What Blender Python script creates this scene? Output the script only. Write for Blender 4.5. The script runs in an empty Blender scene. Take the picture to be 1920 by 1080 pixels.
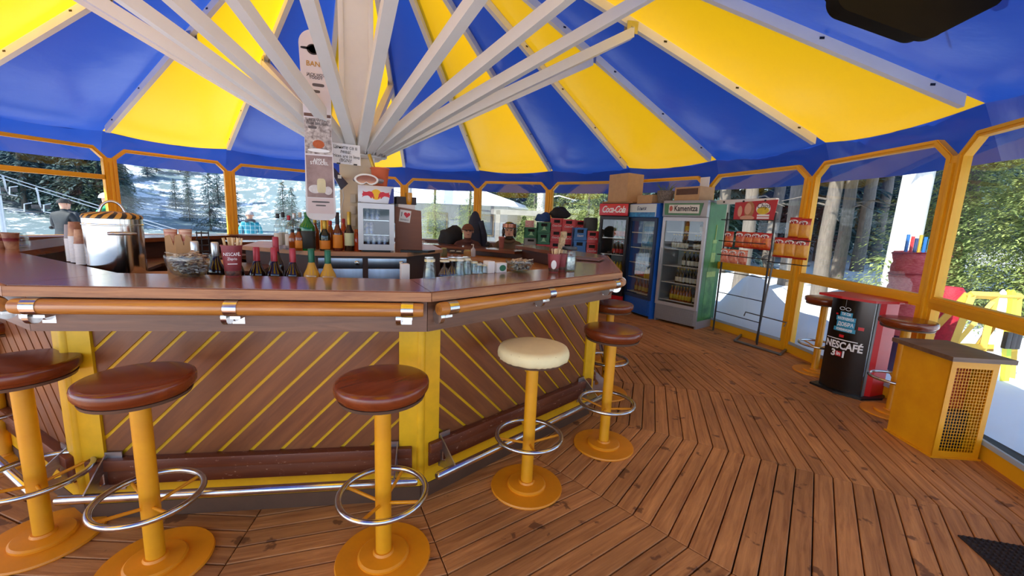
import bpy, bmesh, math, random
from mathutils import Matrix, Vector, Euler
from mathutils.geometry import tessellate_polygon
random.seed(7)
PI = math.pi
D2R = PI / 180
SC = bpy.context.scene
COL = SC.collection
# ------------------------------------------------------------------ camera
CAM_POS = Vector((0, -4.4645, 1.4742))
YAW, PITCH, ROLL, FPX = 0.3583, -0.1611, 0.0443, 772.45
_F = Vector((math.sin(YAW) * math.cos(PITCH), math.cos(YAW) * math.cos(PITCH), math.sin(PITCH)))
_R0 = Vector((math.cos(YAW), -math.sin(YAW), 0)); _U0 = _R0.cross(_F)
_R = _R0 * math.cos(ROLL) + _U0 * math.sin(ROLL); _U = _U0 * math.cos(ROLL) - _R0 * math.sin(ROLL)
cam_data = bpy.data.cameras.new('camera'); cam = bpy.data.objects.new('camera', cam_data); COL.objects.link(cam)
cam_data.sensor_width = 36; cam_data.lens = FPX / 1920 * 36; cam_data.clip_start = .05; cam_data.clip_end = 2000
cam.matrix_world = Matrix(((_R.x, _U.x, -_F.x, CAM_POS.x), (_R.y, _U.y, -_F.y, CAM_POS.y), (_R.z, _U.z, -_F.z, CAM_POS.z), (0, 0, 0, 1)))
SC.camera = cam
# ------------------------------------------------------------------ world, sun, exposure
world = bpy.data.worlds.new('sky'); SC.world = world; world.use_nodes = True
wn = world.node_tree.nodes; wl = world.node_tree.links
sky = wn.new('ShaderNodeTexSky'); sky.sky_type = 'NISHITA'; sky.sun_disc = False
sky.sun_elevation = 42 * D2R; sky.sun_rotation = -105 * D2R; sky.altitude = 1800; sky.air_density = 1; sky.dust_density = 1.5
wn['Background'].inputs['Strength'].default_value = 0.22
wl.new(sky.outputs[0], wn['Background'].inputs[0])
sun_d = bpy.data.lights.new('sun', 'SUN'); sun_d.energy = 4.6; sun_d.angle = .6 * D2R; sun_d.color = (1, .95, .86)
sun = bpy.data.objects.new('sun', sun_d); COL.objects.link(sun)
SUNV = Vector((-.80, -.22, .75)).normalized()
sun.rotation_euler = SUNV.to_track_quat('Z', 'Y').to_euler()
vs = SC.view_settings
vs.view_transform = 'Standard'; vs.look = 'None'; vs.exposure = 1.08; vs.gamma = 1; vs.use_curve_mapping = False
SC.cycles.max_bounces = 9; SC.cycles.diffuse_bounces = 5; SC.cycles.glossy_bounces = 4
SC.cycles.transmission_bounces = 6; SC.cycles.transparent_max_bounces = 14
SC.cycles.caustics_reflective = False; SC.cycles.caustics_refractive = False
SC.cycles.sample_clamp_indirect = 4; SC.cycles.use_denoising = True
# ------------------------------------------------------------------ picking points of the photograph in 3-D
def ray(x, y):
    return (_R * ((x - 960) / FPX) + _U * ((540 - y) / FPX) + _F).normalized()
def pz(x, y, z=0.):
    d = ray(x, y); return CAM_POS + d * ((z - CAM_POS.z) / d.z)
def pdep(x, y, dep):
    d = ray(x, y); return CAM_POS + d * (dep / d.dot(_F))
def pplane(x, y, p, n):
    d = ray(x, y); n = Vector(n); return CAM_POS + d * ((Vector(p) - CAM_POS).dot(n) / d.dot(n))
def py(x, y, Y):
    return pplane(x, y, (0, Y, 0), (0, 1, 0))
def ang(k):
    return PI / 2 - .4981 - (k - 4) * PI / 10
def proj(P):
    d = Vector(P) - CAM_POS; z = d.dot(_F)
    if z < .05: return None
    return 960 + FPX * d.dot(_R) / z, 540 - FPX * d.dot(_U) / z, z
# ------------------------------------------------------------------ materials
MATS = {}
def mat(name, col, rough=.5, metal=0., spec=.5, var=0., vscale=6., bump=0., bscale=60., coat=0., col2=None, rnd=0., stretch=(1, 1, 1), emit=0., sheen=0.):
    if name in MATS: return MATS[name]
    m = bpy.data.materials.new(name); m.use_nodes = True; MATS[name] = m
    nt = m.node_tree; N = nt.nodes; L = nt.links; b = N['Principled BSDF']
    b.inputs['Base Color'].default_value = (*col, 1); b.inputs['Roughness'].default_value = rough
    b.inputs['Metallic'].default_value = metal; b.inputs['Specular IOR Level'].default_value = spec
    if coat: b.inputs['Coat Weight'].default_value = coat; b.inputs['Coat Roughness'].default_value = .12
    if emit:
        b.inputs['Emission Color'].default_value = (*col, 1); b.inputs['Emission Strength'].default_value = emit
    tc = mp = None
    if var or bump or rnd:
        tc = N.new('ShaderNodeTexCoord'); mp = N.new('ShaderNodeMapping'); mp.inputs['Scale'].default_value = stretch
        L.new(tc.outputs['Object'], mp.inputs['Vector'])
        oi = N.new('ShaderNodeObjectInfo')
        ml = N.new('ShaderNodeMath'); ml.operation = 'MULTIPLY'; ml.inputs[1].default_value = 37.
        L.new(oi.outputs['Random'], ml.inputs[0]); L.new(ml.outputs[0], mp.inputs['Location'])
    if var or rnd:
        nz = N.new('ShaderNodeTexNoise'); nz.inputs['Scale'].default_value = vscale; nz.inputs['Detail'].default_value = 5; nz.inputs['Roughness'].default_value = .62
        L.new(mp.outputs[0], nz.inputs['Vector'])
        c2 = col2 or tuple(max(0, c * (1 - var)) for c in col)
        rp = N.new('ShaderNodeValToRGB'); e = rp.color_ramp.elements
        e[0].position = .32; e[0].color = (*c2, 1); e[1].position = .68; e[1].color = (*col, 1)
        L.new(nz.outputs['Fac'], rp.inputs[0]); out = rp.outputs[0]
        if rnd:
            hs = N.new('ShaderNodeHueSaturation'); mr = N.new('ShaderNodeMapRange')
            mr.inputs['To Min'].default_value = 1 - rnd; mr.inputs['To Max'].default_value = 1 + rnd
            L.new(oi.outputs['Random'], mr.inputs['Value']); L.new(mr.outputs[0], hs.inputs['Value']); L.new(out, hs.inputs['Color']); out = hs.outputs[0]
        L.new(out, b.inputs['Base Color'])
    if bump:
        nb = N.new('ShaderNodeTexNoise'); nb.inputs['Scale'].default_value = bscale; nb.inputs['Detail'].default_value = 4
        L.new(mp.outputs[0], nb.inputs['Vector'])
        bp = N.new('ShaderNodeBump'); bp.inputs['Strength'].default_value = bump; bp.inputs['Distance'].default_value = .01
        L.new(nb.outputs['Fac'], bp.inputs['Height']); L.new(bp.outputs[0], b.inputs['Normal'])
    return m
def lin(r, g, b):
    f = lambda c: (c / 255 / 12.92) if c <= 10 else ((c / 255 + .055) / 1.055) ** 2.4
    return f(r), f(g), f(b)
def mat_clear(name, col=(1, 1, 1), gloss=.1, rough=.02, ior=1.45):
    if name in MATS: return MATS[name]
    m = bpy.data.materials.new(name); m.use_nodes = True; MATS[name] = m
    N = m.node_tree.nodes; L = m.node_tree.links; N.remove(N['Principled BSDF'])
    t = N.new('ShaderNodeBsdfTransparent'); t.inputs[0].default_value = (*col, 1)
    g = N.new('ShaderNodeBsdfGlossy'); g.inputs['Roughness'].default_value = rough
    fr = N.new('ShaderNodeLayerWeight'); fr.inputs['Blend'].default_value = .5
    pw = N.new('ShaderNodeMath'); pw.operation = 'POWER'; pw.inputs[1].default_value = 5.
    ad = N.new('ShaderNodeMath'); ad.operation = 'MULTIPLY_ADD'; ad.use_clamp = True
    f0 = ((ior - 1) / (ior + 1)) ** 2 + gloss; ad.inputs[1].default_value = (1 - f0) * .75; ad.inputs[2].default_value = f0
    mx = N.new('ShaderNodeMixShader')
    L.new(fr.outputs['Facing'], pw.inputs[0]); L.new(pw.outputs[0], ad.inputs[0]); L.new(ad.outputs[0], mx.inputs[0]); L.new(t.outputs[0], mx.inputs[1]); L.new(g.outputs[0], mx.inputs[2])
    L.new(mx.outputs[0], N['Material Output'].inputs[0])
    return m
def mat_cloth(name, col, trans, mixf=.5, rough=.5):   # translucent tarpaulin
    m = bpy.data.materials.new(name); m.use_nodes = True; MATS[name] = m
    N = m.node_tree.nodes; L = m.node_tree.links; b = N['Principled BSDF']
    tc = N.new('ShaderNodeTexCoord'); nz = N.new('ShaderNodeTexNoise'); nz.inputs['Scale'].default_value = 2.2; nz.inputs['Detail'].default_value = 4
    L.new(tc.outputs['Object'], nz.inputs['Vector'])
    bp = N.new('ShaderNodeBump'); bp.inputs['Strength'].default_value = .25; bp.inputs['Distance'].default_value = .05
    L.new(nz.outputs['Fac'], bp.inputs['Height']); L.new(bp.outputs[0], b.inputs['Normal'])
    b.inputs['Base Color'].default_value = (*col, 1); b.inputs['Roughness'].default_value = rough; b.inputs['Specular IOR Level'].default_value = .9
    t = N.new('ShaderNodeBsdfTranslucent'); t.inputs[0].default_value = (*trans, 1)
    mx = N.new('ShaderNodeMixShader'); mx.inputs[0].default_value = mixf
    L.new(b.outputs[0], mx.inputs[1]); L.new(t.outputs[0], mx.inputs[2]); L.new(mx.outputs[0], N['Material Output'].inputs[0])
    return m
def mat_wood(name, dark, light, rough=.45, scale=3., stretch=(1, 12, 12), bump=.25, rnd=.12, coat=0., stain=False, wear=None):
    m = bpy.data.materials.new(name); m.use_nodes = True; MATS[name] = m
    nt = m.node_tree; N = nt.nodes; L = nt.links; b = N['Principled BSDF']
    tc = N.new('ShaderNodeTexCoord'); oi = N.new('ShaderNodeObjectInfo')
    ml = N.new('ShaderNodeMath'); ml.operation = 'MULTIPLY'; ml.inputs[1].default_value = 53.; L.new(oi.outputs['Random'], ml.inputs[0])
    mp = N.new('ShaderNodeMapping'); mp.inputs['Scale'].default_value = stretch
    L.new(tc.outputs['Object'], mp.inputs['Vector']); L.new(ml.outputs[0], mp.inputs['Location'])
    nz = N.new('ShaderNodeTexNoise'); nz.inputs['Scale'].default_value = scale; nz.inputs['Detail'].default_value = 7; nz.inputs['Roughness'].default_value = .65; nz.inputs['Distortion'].default_value = .6
    L.new(mp.outputs[0], nz.inputs['Vector'])
    rp = N.new('ShaderNodeValToRGB'); e = rp.color_ramp.elements
    e[0].position = .3; e[0].color = (*dark, 1); e[1].position = .72; e[1].color = (*light, 1)
    L.new(nz.outputs['Fac'], rp.inputs[0]); out = rp.outputs[0]
    if rnd:
        hs = N.new('ShaderNodeHueSaturation'); mr = N.new('ShaderNodeMapRange')
        mr.inputs['To Min'].default_value = 1 - rnd; mr.inputs['To Max'].default_value = 1 + rnd
        L.new(oi.outputs['Random'], mr.inputs['Value']); L.new(mr.outputs[0], hs.inputs['Value']); L.new(out, hs.inputs['Color']); out = hs.outputs[0]
    b.inputs['Roughness'].default_value = rough
    if stain:   # spilled-drink marks scattered over the deck
        g = N.new('ShaderNodeNewGeometry'); n2 = N.new('ShaderNodeTexNoise'); n2.inputs['Scale'].default_value = 6.5; n2.inputs['Detail'].default_value = 4
        L.new(g.outputs['Position'], n2.inputs['Vector'])
        r2 = N.new('ShaderNodeValToRGB'); q = r2.color_ramp.elements; q[0].position = .635; q[0].color = (0, 0, 0, 1); q[1].position = .66; q[1].color = (1, 1, 1, 1)
        L.new(n2.outputs['Fac'], r2.inputs[0])
        mx = N.new('ShaderNodeMixRGB'); mx.inputs[2].default_value = (dark[0] * .35, dark[1] * .33, dark[2] * .4, 1)
        f = N.new('ShaderNodeMath'); f.operation = 'MULTIPLY'; f.inputs[1].default_value = .75; L.new(r2.outputs[0], f.inputs[0])
        L.new(f.outputs[0], mx.inputs[0]); L.new(out, mx.inputs[1]); out = mx.outputs[0]
        n3 = N.new('ShaderNodeTexNoise'); n3.inputs['Scale'].default_value = 1.1; n3.inputs['Detail'].default_value = 4; L.new(g.outputs['Position'], n3.inputs['Vector'])
        mr3 = N.new('ShaderNodeMapRange'); mr3.inputs['From Min'].default_value = .35; mr3.inputs['From Max'].default_value = .65; mr3.inputs['To Min'].default_value = .8; mr3.inputs['To Max'].default_value = 1.12
        L.new(n3.outputs['Fac'], mr3.inputs['Value'])
        hs2 = N.new('ShaderNodeHueSaturation'); L.new(mr3.outputs[0], hs2.inputs['Value']); L.new(out, hs2.inputs['Color']); out = hs2.outputs[0]
    if wear:    # chipped varnish showing pale wood
        n4 = N.new('ShaderNodeTexNoise'); n4.inputs['Scale'].default_value = wear[1]; n4.inputs['Detail'].default_value = 6; n4.inputs['Roughness'].default_value = .75
        mp4 = N.new('ShaderNodeMapping'); mp4.inputs['Scale'].default_value = (1, 3, 3)
        L.new(tc.outputs['Object'], mp4.inputs[0]); L.new(ml.outputs[0], mp4.inputs['Location']); L.new(mp4.outputs[0], n4.inputs['Vector'])
        r4 = N.new('ShaderNodeValToRGB'); q = r4.color_ramp.elements; q[0].position = wear[2]; q[0].color = (0, 0, 0, 1); q[1].position = wear[2] + .03; q[1].color = (1, 1, 1, 1)
        L.new(n4.outputs['Fac'], r4.inputs[0]); mx = N.new('ShaderNodeMixRGB'); mx.inputs[2].default_value = (*wear[0], 1)
        L.new(r4.outputs[0], mx.inputs[0]); L.new(out, mx.inputs[1]); out = mx.outputs[0]
    L.new(out, b.inputs['Base Color'])
    if bump:
        bp = N.new('ShaderNodeBump'); bp.inputs['Strength'].default_value = bump; bp.inputs['Distance'].default_value = .004
        L.new(nz.outputs['Fac'], bp.inputs['Height']); L.new(bp.outputs[0], b.inputs['Normal'])
    if coat: b.inputs['Coat Weight'].default_value = coat; b.inputs['Coat Roughness'].default_value = .15
    return m
YEL = mat('yellow paint', lin(236, 164, 16), .42, var=.25, vscale=5, col2=lin(222, 146, 14), bump=.06)
YEL_BAR = mat('yellow bar paint', lin(240, 182, 16), .45, var=.2, vscale=7, bump=.05)
YEL_FRAME = mat('yellow window frame', lin(244, 176, 28), .4, var=.08, vscale=3, bump=.05)
YEL_BASE = mat('orange yellow base paint', lin(240, 150, 20), .42, var=.2, vscale=4, bump=.06)
WHITE = mat('white enamel', lin(232, 230, 222), .38, var=.06, vscale=4, bump=.03)
CHROME = mat('chrome', (.72, .71, .69), .2, 1., var=.3, vscale=14)
STEEL = mat('brushed steel', (.55, .55, .56), .33, 1., var=.2, vscale=5, stretch=(1, 1, 14))
BLACK = mat('black plastic', (.012, .012, .013), .38, var=.2)
DARKMETAL = mat('dark metal', (.05, .05, .055), .4, .7, var=.3)
SEATW = mat_wood('brown lacquered seat', lin(100, 38, 12), lin(130, 58, 22), .26, 2.5, (1, 7, 7), .08, .08, .25)
DECK = mat_wood('deck plank', lin(152, 94, 48), lin(212, 148, 86), .62, 2.6, (1, 14, 14), .5, .14, 0, True)
COUNTER = mat_wood('varnished counter', lin(104, 52, 28), lin(146, 82, 44), .2, 2.4, (1, 9, 9), .1, .05, .5, wear=(lin(170, 120, 80), 5, .74))
EDGE = mat_wood('worn wood edge', lin(124, 72, 40), lin(186, 130, 80), .45, 3, (1, 16, 16), .3, .06)
BOARD = mat_wood('brown panel board', lin(104, 54, 24), lin(136, 80, 40), .42, 2.5, (1, 8, 8), .12, .08, .15, wear=(lin(170, 130, 104), 16, .76))
APRON = mat_wood('brown apron board', lin(98, 60, 38), lin(134, 88, 58), .4, 2.5, (1, 14, 14), .25, .06, .1)
KICK = mat_wood('scuffed kick board', lin(90, 42, 22), lin(118, 62, 34), .45, 2.5, (1, 10, 10), .15, .08, 0, wear=(lin(190, 150, 122), 26, .62))
RAILW = mat_wood('round wooden rail', lin(150, 88, 32), lin(204, 136, 58), .33, 3, (1, 14, 14), .2, .08, .4)
BROWN = mat_wood('dark brown wood', lin(70, 36, 24), lin(104, 58, 40), .4, 2.5, (1, 9, 9), .15, .1)
LIGHTW = mat_wood('light laminate', lin(176, 126, 92), lin(206, 156, 118), .35, 2.5, (1, 8, 8), .05, .05)
RED = mat('red plastic', lin(206, 44, 48), .4, var=.12); GREENP = mat('green plastic', lin(22, 104, 62), .42, var=.12)
BLUEP = mat('blue plastic', lin(30, 104, 178), .42, var=.12); GREYP = mat('grey plastic', lin(150, 148, 146), .5, var=.12)
CARD = mat('cardboard', lin(200, 158, 112), .8, var=.12, vscale=12, rnd=.06); CARD_D = mat('brown cardboard', lin(178, 128, 84), .8, var=.14, vscale=12)
PAPER = mat('white paper', lin(232, 230, 228), .7, var=.05)
INK = mat('black ink', (.01, .01, .012), .6, var=.1); WINK = mat('white ink', lin(245, 245, 245), .5, var=.03)
GLASS = mat_clear('window film', (.96, .98, .97), .015, .015, 1.33)
GLASSW = mat_clear('clear glass', (.9, .93, .92), .05, .03, 1.4)
DOORG = mat_clear('fridge door glass', (.9, .93, .93), .03, .02, 1.45)
# ------------------------------------------------------------------ mesh builder
class MB:
    def __init__(s): s.v = []; s.f = []; s.mi = []
    def add(s, vs, fs, m=0, M=None):
        o = len(s.v)
        s.v += [tuple(M @ Vector(p)) if M is not None else tuple(p) for p in vs]
        s.f += [tuple(i + o for i in f) for f in fs]; s.mi += [m] * len(fs); return s
    def box(s, c, d, M=None, m=0, bev=0.):
        x, y, z = d[0] / 2, d[1] / 2, d[2] / 2; cx, cy, cz = c
        if bev:
            b = min(bev, x * .45, y * .45, z * .45); vs = []; 
            # rounded box: 24 verts
            bmx = bmesh.new(); bmesh.ops.create_cube(bmx, size=1)
            for v in bmx.verts: v.co = Vector((v.co.x * d[0] + cx, v.co.y * d[1] + cy, v.co.z * d[2] + cz))
            bmesh.ops.bevel(bmx, geom=bmx.edges[:], offset=b, segments=2, affect='EDGES', profile=.6)
            bmx.verts.index_update()
            s.add([v.co.copy() for v in bmx.verts], [[v.index for v in f.verts] for f in bmx.faces], m, M); bmx.free(); return s
        vs = [(cx + i * x, cy + j * y, cz + k * z) for i in (-1, 1) for j in (-1, 1) for k in (-1, 1)]
        fs = [(0, 1, 3, 2), (4, 6, 7, 5), (0, 4, 5, 1), (2, 3, 7, 6), (0, 2, 6, 4), (1, 5, 7, 3)]
        return s.add(vs, fs, m, M)
    def lathe(s, prof, n=24, c=(0, 0, 0), m=0, M=None):
        vs = []; fs = []
        for r, z in prof:
            for i in range(n):
                a = 2 * PI * i / n; vs.append((c[0] + r * math.cos(a), c[1] + r * math.sin(a), c[2] + z))
        for j in range(len(prof) - 1):
            for i in range(n):
                k = (i + 1) % n; fs.append((j * n + i, j * n + k, (j + 1) * n + k, (j + 1) * n + i))
        if prof[0][0] > 1e-5: fs.append(tuple(range(n - 1, -1, -1)))
        if prof[-1][0] > 1e-5: fs.append(tuple(range((len(prof) - 1) * n, len(prof) * n)))
        return s.add(vs, fs, m, M)
    def tube(s, pts, r, n=8, closed=False, m=0, M=None, caps=True):
        pts = [Vector(p) for p in pts]; N = len(pts); rs = r if isinstance(r, (list, tuple)) else [r] * N
        vs = []; fs = []; up = None
        for i, p in enumerate(pts):
            if closed: t = pts[(i + 1) % N] - pts[i - 1]
            else: t = pts[min(i + 1, N - 1)] - pts[max(i - 1, 0)]
            t.normalize()
            if up is None:
                a = Vector((0, 0, 1)) if abs(t.z) < .9 else Vector((1, 0, 0)); up = (a - t * a.dot(t)).normalized()
            else: up = (up - t * up.dot(t)).normalized()
            w = t.cross(up)
            for j in range(n):
                b = 2 * PI * j / n; vs.append(p + (up * math.cos(b) + w * math.sin(b)) * rs[i])
        for i in range(N if closed else N - 1):
            q = (i + 1) % N
            for j in range(n):
                k = (j + 1) % n; fs.append((i * n + j, i * n + k, q * n + k, q * n + j))
        if not closed and caps: fs += [tuple(range(n - 1, -1, -1)), tuple(range((N - 1) * n, N * n))]
        return s.add(vs, fs, m, M)
    def prism(s, poly, z0, z1, M=None, m=0):   # poly in local xy
        n = len(poly); vs = [(x, y, z0) for x, y in poly] + [(x, y, z1) for x, y in poly]
        fs = [tuple(range(n - 1, -1, -1)), tuple(range(n, 2 * n))] + [(i, (i + 1) % n, (i + 1) % n + n, i + n) for i in range(n)]
        return s.add(vs, fs, m, M)
    def ring(s, outer, inner, z0, z1, M=None, m=0):   # frame between two outlines with the same number of points
        n = len(outer); vs = [(x, y, z) for z in (z0, z1) for P in (outer, inner) for x, y in P]; fs = []
        for i in range(n):
            k = (i + 1) % n; fs += [(i, n + i, n + k, k), (2 * n + i, 2 * n + k, 3 * n + k, 3 * n + i), (i, k, 2 * n + k, 2 * n + i), (n + i, 3 * n + i, 3 * n + k, n + k)]
        return s.add(vs, fs, m, M)
    def ball(s, c, r, n=12, m=0, sc=(1, 1, 1), M=None):
        h = max(6, n // 2); prof = [(max(1e-6, math.sin(PI * i / h)), -math.cos(PI * i / h)) for i in range(h + 1)]
        vs = []; fs = []
        for a, z in prof:
            for i in range(n):
                t = 2 * PI * i / n; vs.append((c[0] + r * sc[0] * a * math.cos(t), c[1] + r * sc[1] * a * math.sin(t), c[2] + r * sc[2] * z))
        for j in range(h):
            for i in range(n):
                k = (i + 1) % n; fs.append((j * n + i, j * n + k, (j + 1) * n + k, (j + 1) * n + i))
        return s.add(vs, fs, m, M)
    def mesh(s, name, mats, smooth=35):
        me = bpy.data.meshes.new(name); me.from_pydata(s.v, [], s.f)
        for mm in (mats if isinstance(mats, (list, tuple)) else [mats]): me.materials.append(mm)
        me.polygons.foreach_set('material_index', s.mi)
        bm = bmesh.new(); bm.from_mesh(me); bmesh.ops.remove_doubles(bm, verts=bm.verts, dist=1e-6); bmesh.ops.recalc_face_normals(bm, faces=bm.faces); bm.to_mesh(me); bm.free()
        if smooth:
            me.polygons.foreach_set('use_smooth', [True] * len(me.polygons)); me.set_sharp_from_angle(angle=smooth * D2R)
        me.update(); return me
    def build(s, name, mats, parent=None, M=None, smooth=35):
        return link(name, s.mesh(name, mats, smooth), parent, M)
def link(name, me, parent=None, M=None):
    o = bpy.data.objects.new(name, me); COL.objects.link(o)
    if parent is not None: o.parent = parent
    if M is not None: o.matrix_local = M
    return o
def tag(o, label, cat, group=None):
    o['label'] = label; o['category'] = cat
    if group: o['group'] = group
    return o
def thing(name, label, cat, loc=(0, 0, 0), rz=0., group=None):
    o = bpy.data.objects.new(name, None); COL.objects.link(o); o.empty_display_size = .1
    o.location = loc; o.rotation_euler = (0, 0, rz)
    return tag(o, label, cat, group)
def struct(o): o['kind'] = 'structure'; return o
def copy_tree(o, parent=None):
    c = o.copy(); COL.objects.link(c)
    if parent is not None: c.parent = parent; c.matrix_local = o.matrix_local
    for ch in list(o.children): copy_tree(ch, c)
    return c
def dup(root, label, loc, rz=0., group=None, scale=None):
    c = copy_tree(root); c['label'] = label
    if group: c['group'] = group
    c.location = loc; c.rotation_euler = (0, 0, rz)
    if scale: c.scale = scale
    return c
def frame(o, x, y=None, up=(0, 0, 1)):     # local x = right, y = up, z = out of the face
    x = Vector(x).normalized(); u = Vector(up); u = (u - x * u.dot(x)).normalized(); z = x.cross(u)
    o = Vector(o); return Matrix(((x.x, u.x, z.x, o.x), (x.y, u.y, z.y, o.y), (x.z, u.z, z.z, o.z), (0, 0, 0, 1)))
def text(s, size, m, parent, M, name='lettering', shear=0., align='CENTER', width=1., space=1., bold=0.):
    cu = bpy.data.curves.new('t', 'FONT'); cu.body = s; cu.size = size; cu.align_x = align; cu.align_y = 'CENTER'
    cu.extrude = .0006; cu.shear = shear; cu.space_character = space; cu.offset = bold; cu.resolution_u = 3
    o = bpy.data.objects.new('t', cu); COL.objects.link(o)
    dg = bpy.context.evaluated_depsgraph_get(); me = bpy.data.meshes.new_from_object(o.evaluated_get(dg))
    bpy.data.objects.remove(o)
    me.materials.clear(); me.materials.append(m)
    r = link(name, me, parent, M @ Matrix.Diagonal((width, 1, 1, 1)))
    return r
def rotz(a): return Matrix.Rotation(a, 4, 'Z')
def T(x, y, z): return Matrix.Translation((x, y, z))
def clip_rect(poly, x0, x1, z0, z1):
    for axis, lim, sgn in ((0, x0, 1), (0, x1, -1), (1, z0, 1), (1, z1, -1)):
        out = []
        for i in range(len(poly)):
            a, b = poly[i], poly[(i + 1) % len(poly)]; da, db = (a[axis] - lim) * sgn, (b[axis] - lim) * sgn
            if da >= 0: out.append(a)
            if (da >= 0) != (db >= 0):
                t = da / (da - db); out.append((a[0] + (b[0] - a[0]) * t, a[1] + (b[1] - a[1]) * t))
        poly = out
        if not poly: return []
    return poly
# ================================================================== DECK
floor = thing('floor', '', ''); del floor['label'], floor['category']; struct(floor)
b = MB(); b.lathe([(0, -.08), (5.5, -.08), (5.5, -.035), (0, -.035)], 40); b.build('underlay', mat('under deck', (.02, .013, .01), .9, var=.3), floor, smooth=0)
PH = -83.7 * D2R
PITCH_P, A0, NR = .0945, 2.20, 32
rings = []
T9 = math.tan(9 * D2R)
for i in range(NR):
    a0 = A0 + i * PITCH_P; a1 = a0 + PITCH_P - .0065; g = .0022; c = .003
    mb = MB(); P = [(-a0 * T9 + g, a0), (a0 * T9 - g, a0), (a1 * T9 - g, a1), (-a1 * T9 + g, a1)]
    Pi = [(P[0][0] + c, P[0][1] + c), (P[1][0] - c, P[1][1] + c), (P[2][0] - c, P[2][1] - c), (P[3][0] + c, P[3][1] - c)]
    vs = [(x, y, -.034) for x, y in P] + [(x, y, -.0025) for x, y in P] + [(x, y, 0) for x, y in Pi]
    fs = [(8, 9, 10, 11)] + [(j, (j + 1) % 4, (j + 1) % 4 + 4, j + 4) for j in range(4)] + [(j + 4, (j + 1) % 4 + 4, (j + 1) % 4 + 8, j + 8) for j in range(4)]
    mb.add(vs, fs); rings.append((mb, a0 + PITCH_P / 2))
cands = []
for s_ in range(20):
    th = PH + (s_ + .5) * PI / 10
    for i, (mb, am) in enumerate(rings):
        sc = 0
        for u in (-.8, 0, .8):
            p = proj((am * math.cos(th) - am * T9 * u * math.sin(th) * -1 * -1, am * math.sin(th) + am * T9 * u * math.cos(th), 0))
            if p and -40 < p[0] < 1960 and -40 < p[1] < 1120: sc = max(sc, 1 / p[2])
        cands.append((sc, s_, i))
cands.sort(reverse=True)
meshes = {}; rest = MB()
for n_, (sc, s_, i) in enumerate(cands):
    th = PH + (s_ + .5) * PI / 10 - PI / 2
    if n_ < 300 and sc > 0:
        if i not in meshes: meshes[i] = rings[i][0].mesh('plank', DECK, 0)
        link('plank', meshes[i], floor, rotz(th))
    else: rest.add(rings[i][0].v, rings[i][0].f, 0, rotz(th))
o = rest.build('plank_field', DECK, floor, smooth=0); o['kind'] = 'stuff'
# ================================================================== UMBRELLA ROOF
YC = mat_cloth('yellow tarpaulin', lin(240, 190, 24), lin(236, 178, 16), .5, .42)
BC = mat_cloth('blue tarpaulin', lin(26, 60, 146), lin(34, 76, 165), .34, .3)
umb = thing('umbrella', 'giant yellow and blue striped umbrella roof with white ribs over the bar', 'umbrella')
RZ = lambda r: 4.62 - .413 * r          # underside of a rib
b = MB(); b.box((0, 0, 2.35), (.25, .25, 4.7)); pole = b.build('pole', WHITE, umb)
b = MB()
for sx in (-1, 1):
    for sy in (-1, 1): b.box((sx * .128, sy * .128, 2.9), (.045, .045, 3.4), bev=.008)
b.build('corner_profile', WHITE, pole)
b = MB(); b.box((-.02, -.14, 1.72), (.29, .03, .95), bev=.005); b.build('cover_plate', mat('cream panel', lin(226, 208, 176), .5, var=.08), pole)
b = MB(); b.lathe([(.13, 1.99), (.2, 2.0), (.22, 2.02), (.22, 2.12), (.2, 2.14), (.13, 2.15)], 40); b.build('strut_ring', WHITE, umb)
b = MB(); b.lathe([(.13, 4.32), (.34, 4.34), (.34, 4.62), (.12, 4.72)], 40); b.build('crown_hub', WHITE, umb)
def beam(r0, z0, r1, z1, w, h):   # beam in the xz plane, z is underside
    t = Vector((r1 - r0, 0, z1 - z0)).normalized(); vs = []
    for r, z in ((r0, z0), (r1, z1)):
        for y in (-w / 2, w / 2):
            vs += [(r, y, z), (r, y, z + h)]
    return vs, [(0, 1, 3, 2), (4, 6, 7, 5), (0, 2, 6, 4), (1, 5, 7, 3), (0, 4, 5, 1), (2, 3, 7, 6)]
b = MB(); b.add(*beam(.28, RZ(.28), 5.10, RZ(5.10), .058, .115)); rib_me = b.mesh('rib', WHITE, 0)
b = MB(); b.add(*beam(.2, 2.02, 2.74, 3.40, .085, .105)); strut_me = b.mesh('strut', WHITE, 0)
b = MB()
for y in (-.036, .036): b.box((2.72, y, 3.49), (.12, .008, .12), bev=.003)
b.tube([(2.72, -.05, 3.50), (2.72, .05, 3.50)], .014, 8); clev_me = b.mesh('hinge', mat('galvanised steel', (.6, .6, .58), .35, .9, var=.2), 30)
b = MB()
for y in (-.03, .03): b.box((.235, y, 2.08), (.07, .007, .1))
b.tube([(.24, -.05, 2.09), (.24, .05, 2.09)], .013, 8); foot_me = b.mesh('hinge', MATS['galvanised steel'], 30)
b = MB(); b.box((0, 0, 0), (.035, .066, .018)); clip_me = b.mesh('clip', BLACK, 0)
NT, NRR = 8, 12
TA = PI / 20
def panel_mesh(m):
    vs = []; fs = []
    for i in range(NRR + 1):
        r = .3 + (5.26 - .3) * i / NRR
        for j in range(NT + 1):
            t = -1 + 2 * j / NT; a = TA * t
            x = r * math.cos(TA); y = r * math.cos(TA) * math.tan(a)
            sag = (1 - t * t) * (.055 * math.sin(PI * i / NRR) * (r / 5) + .012 * r)
            vs.append((x * 1.0 + 0, y, 4.72 - .413 * (r) - sag))
    for i in range(NRR):
        for j in range(NT): fs.append((i * (NT + 1) + j, (i + 1) * (NT + 1) + j, (i + 1) * (NT + 1) + j + 1, i * (NT + 1) + j + 1))
    q = MB(); q.add(vs, fs); return q.mesh('canopy_panel', m, 60)
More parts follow.
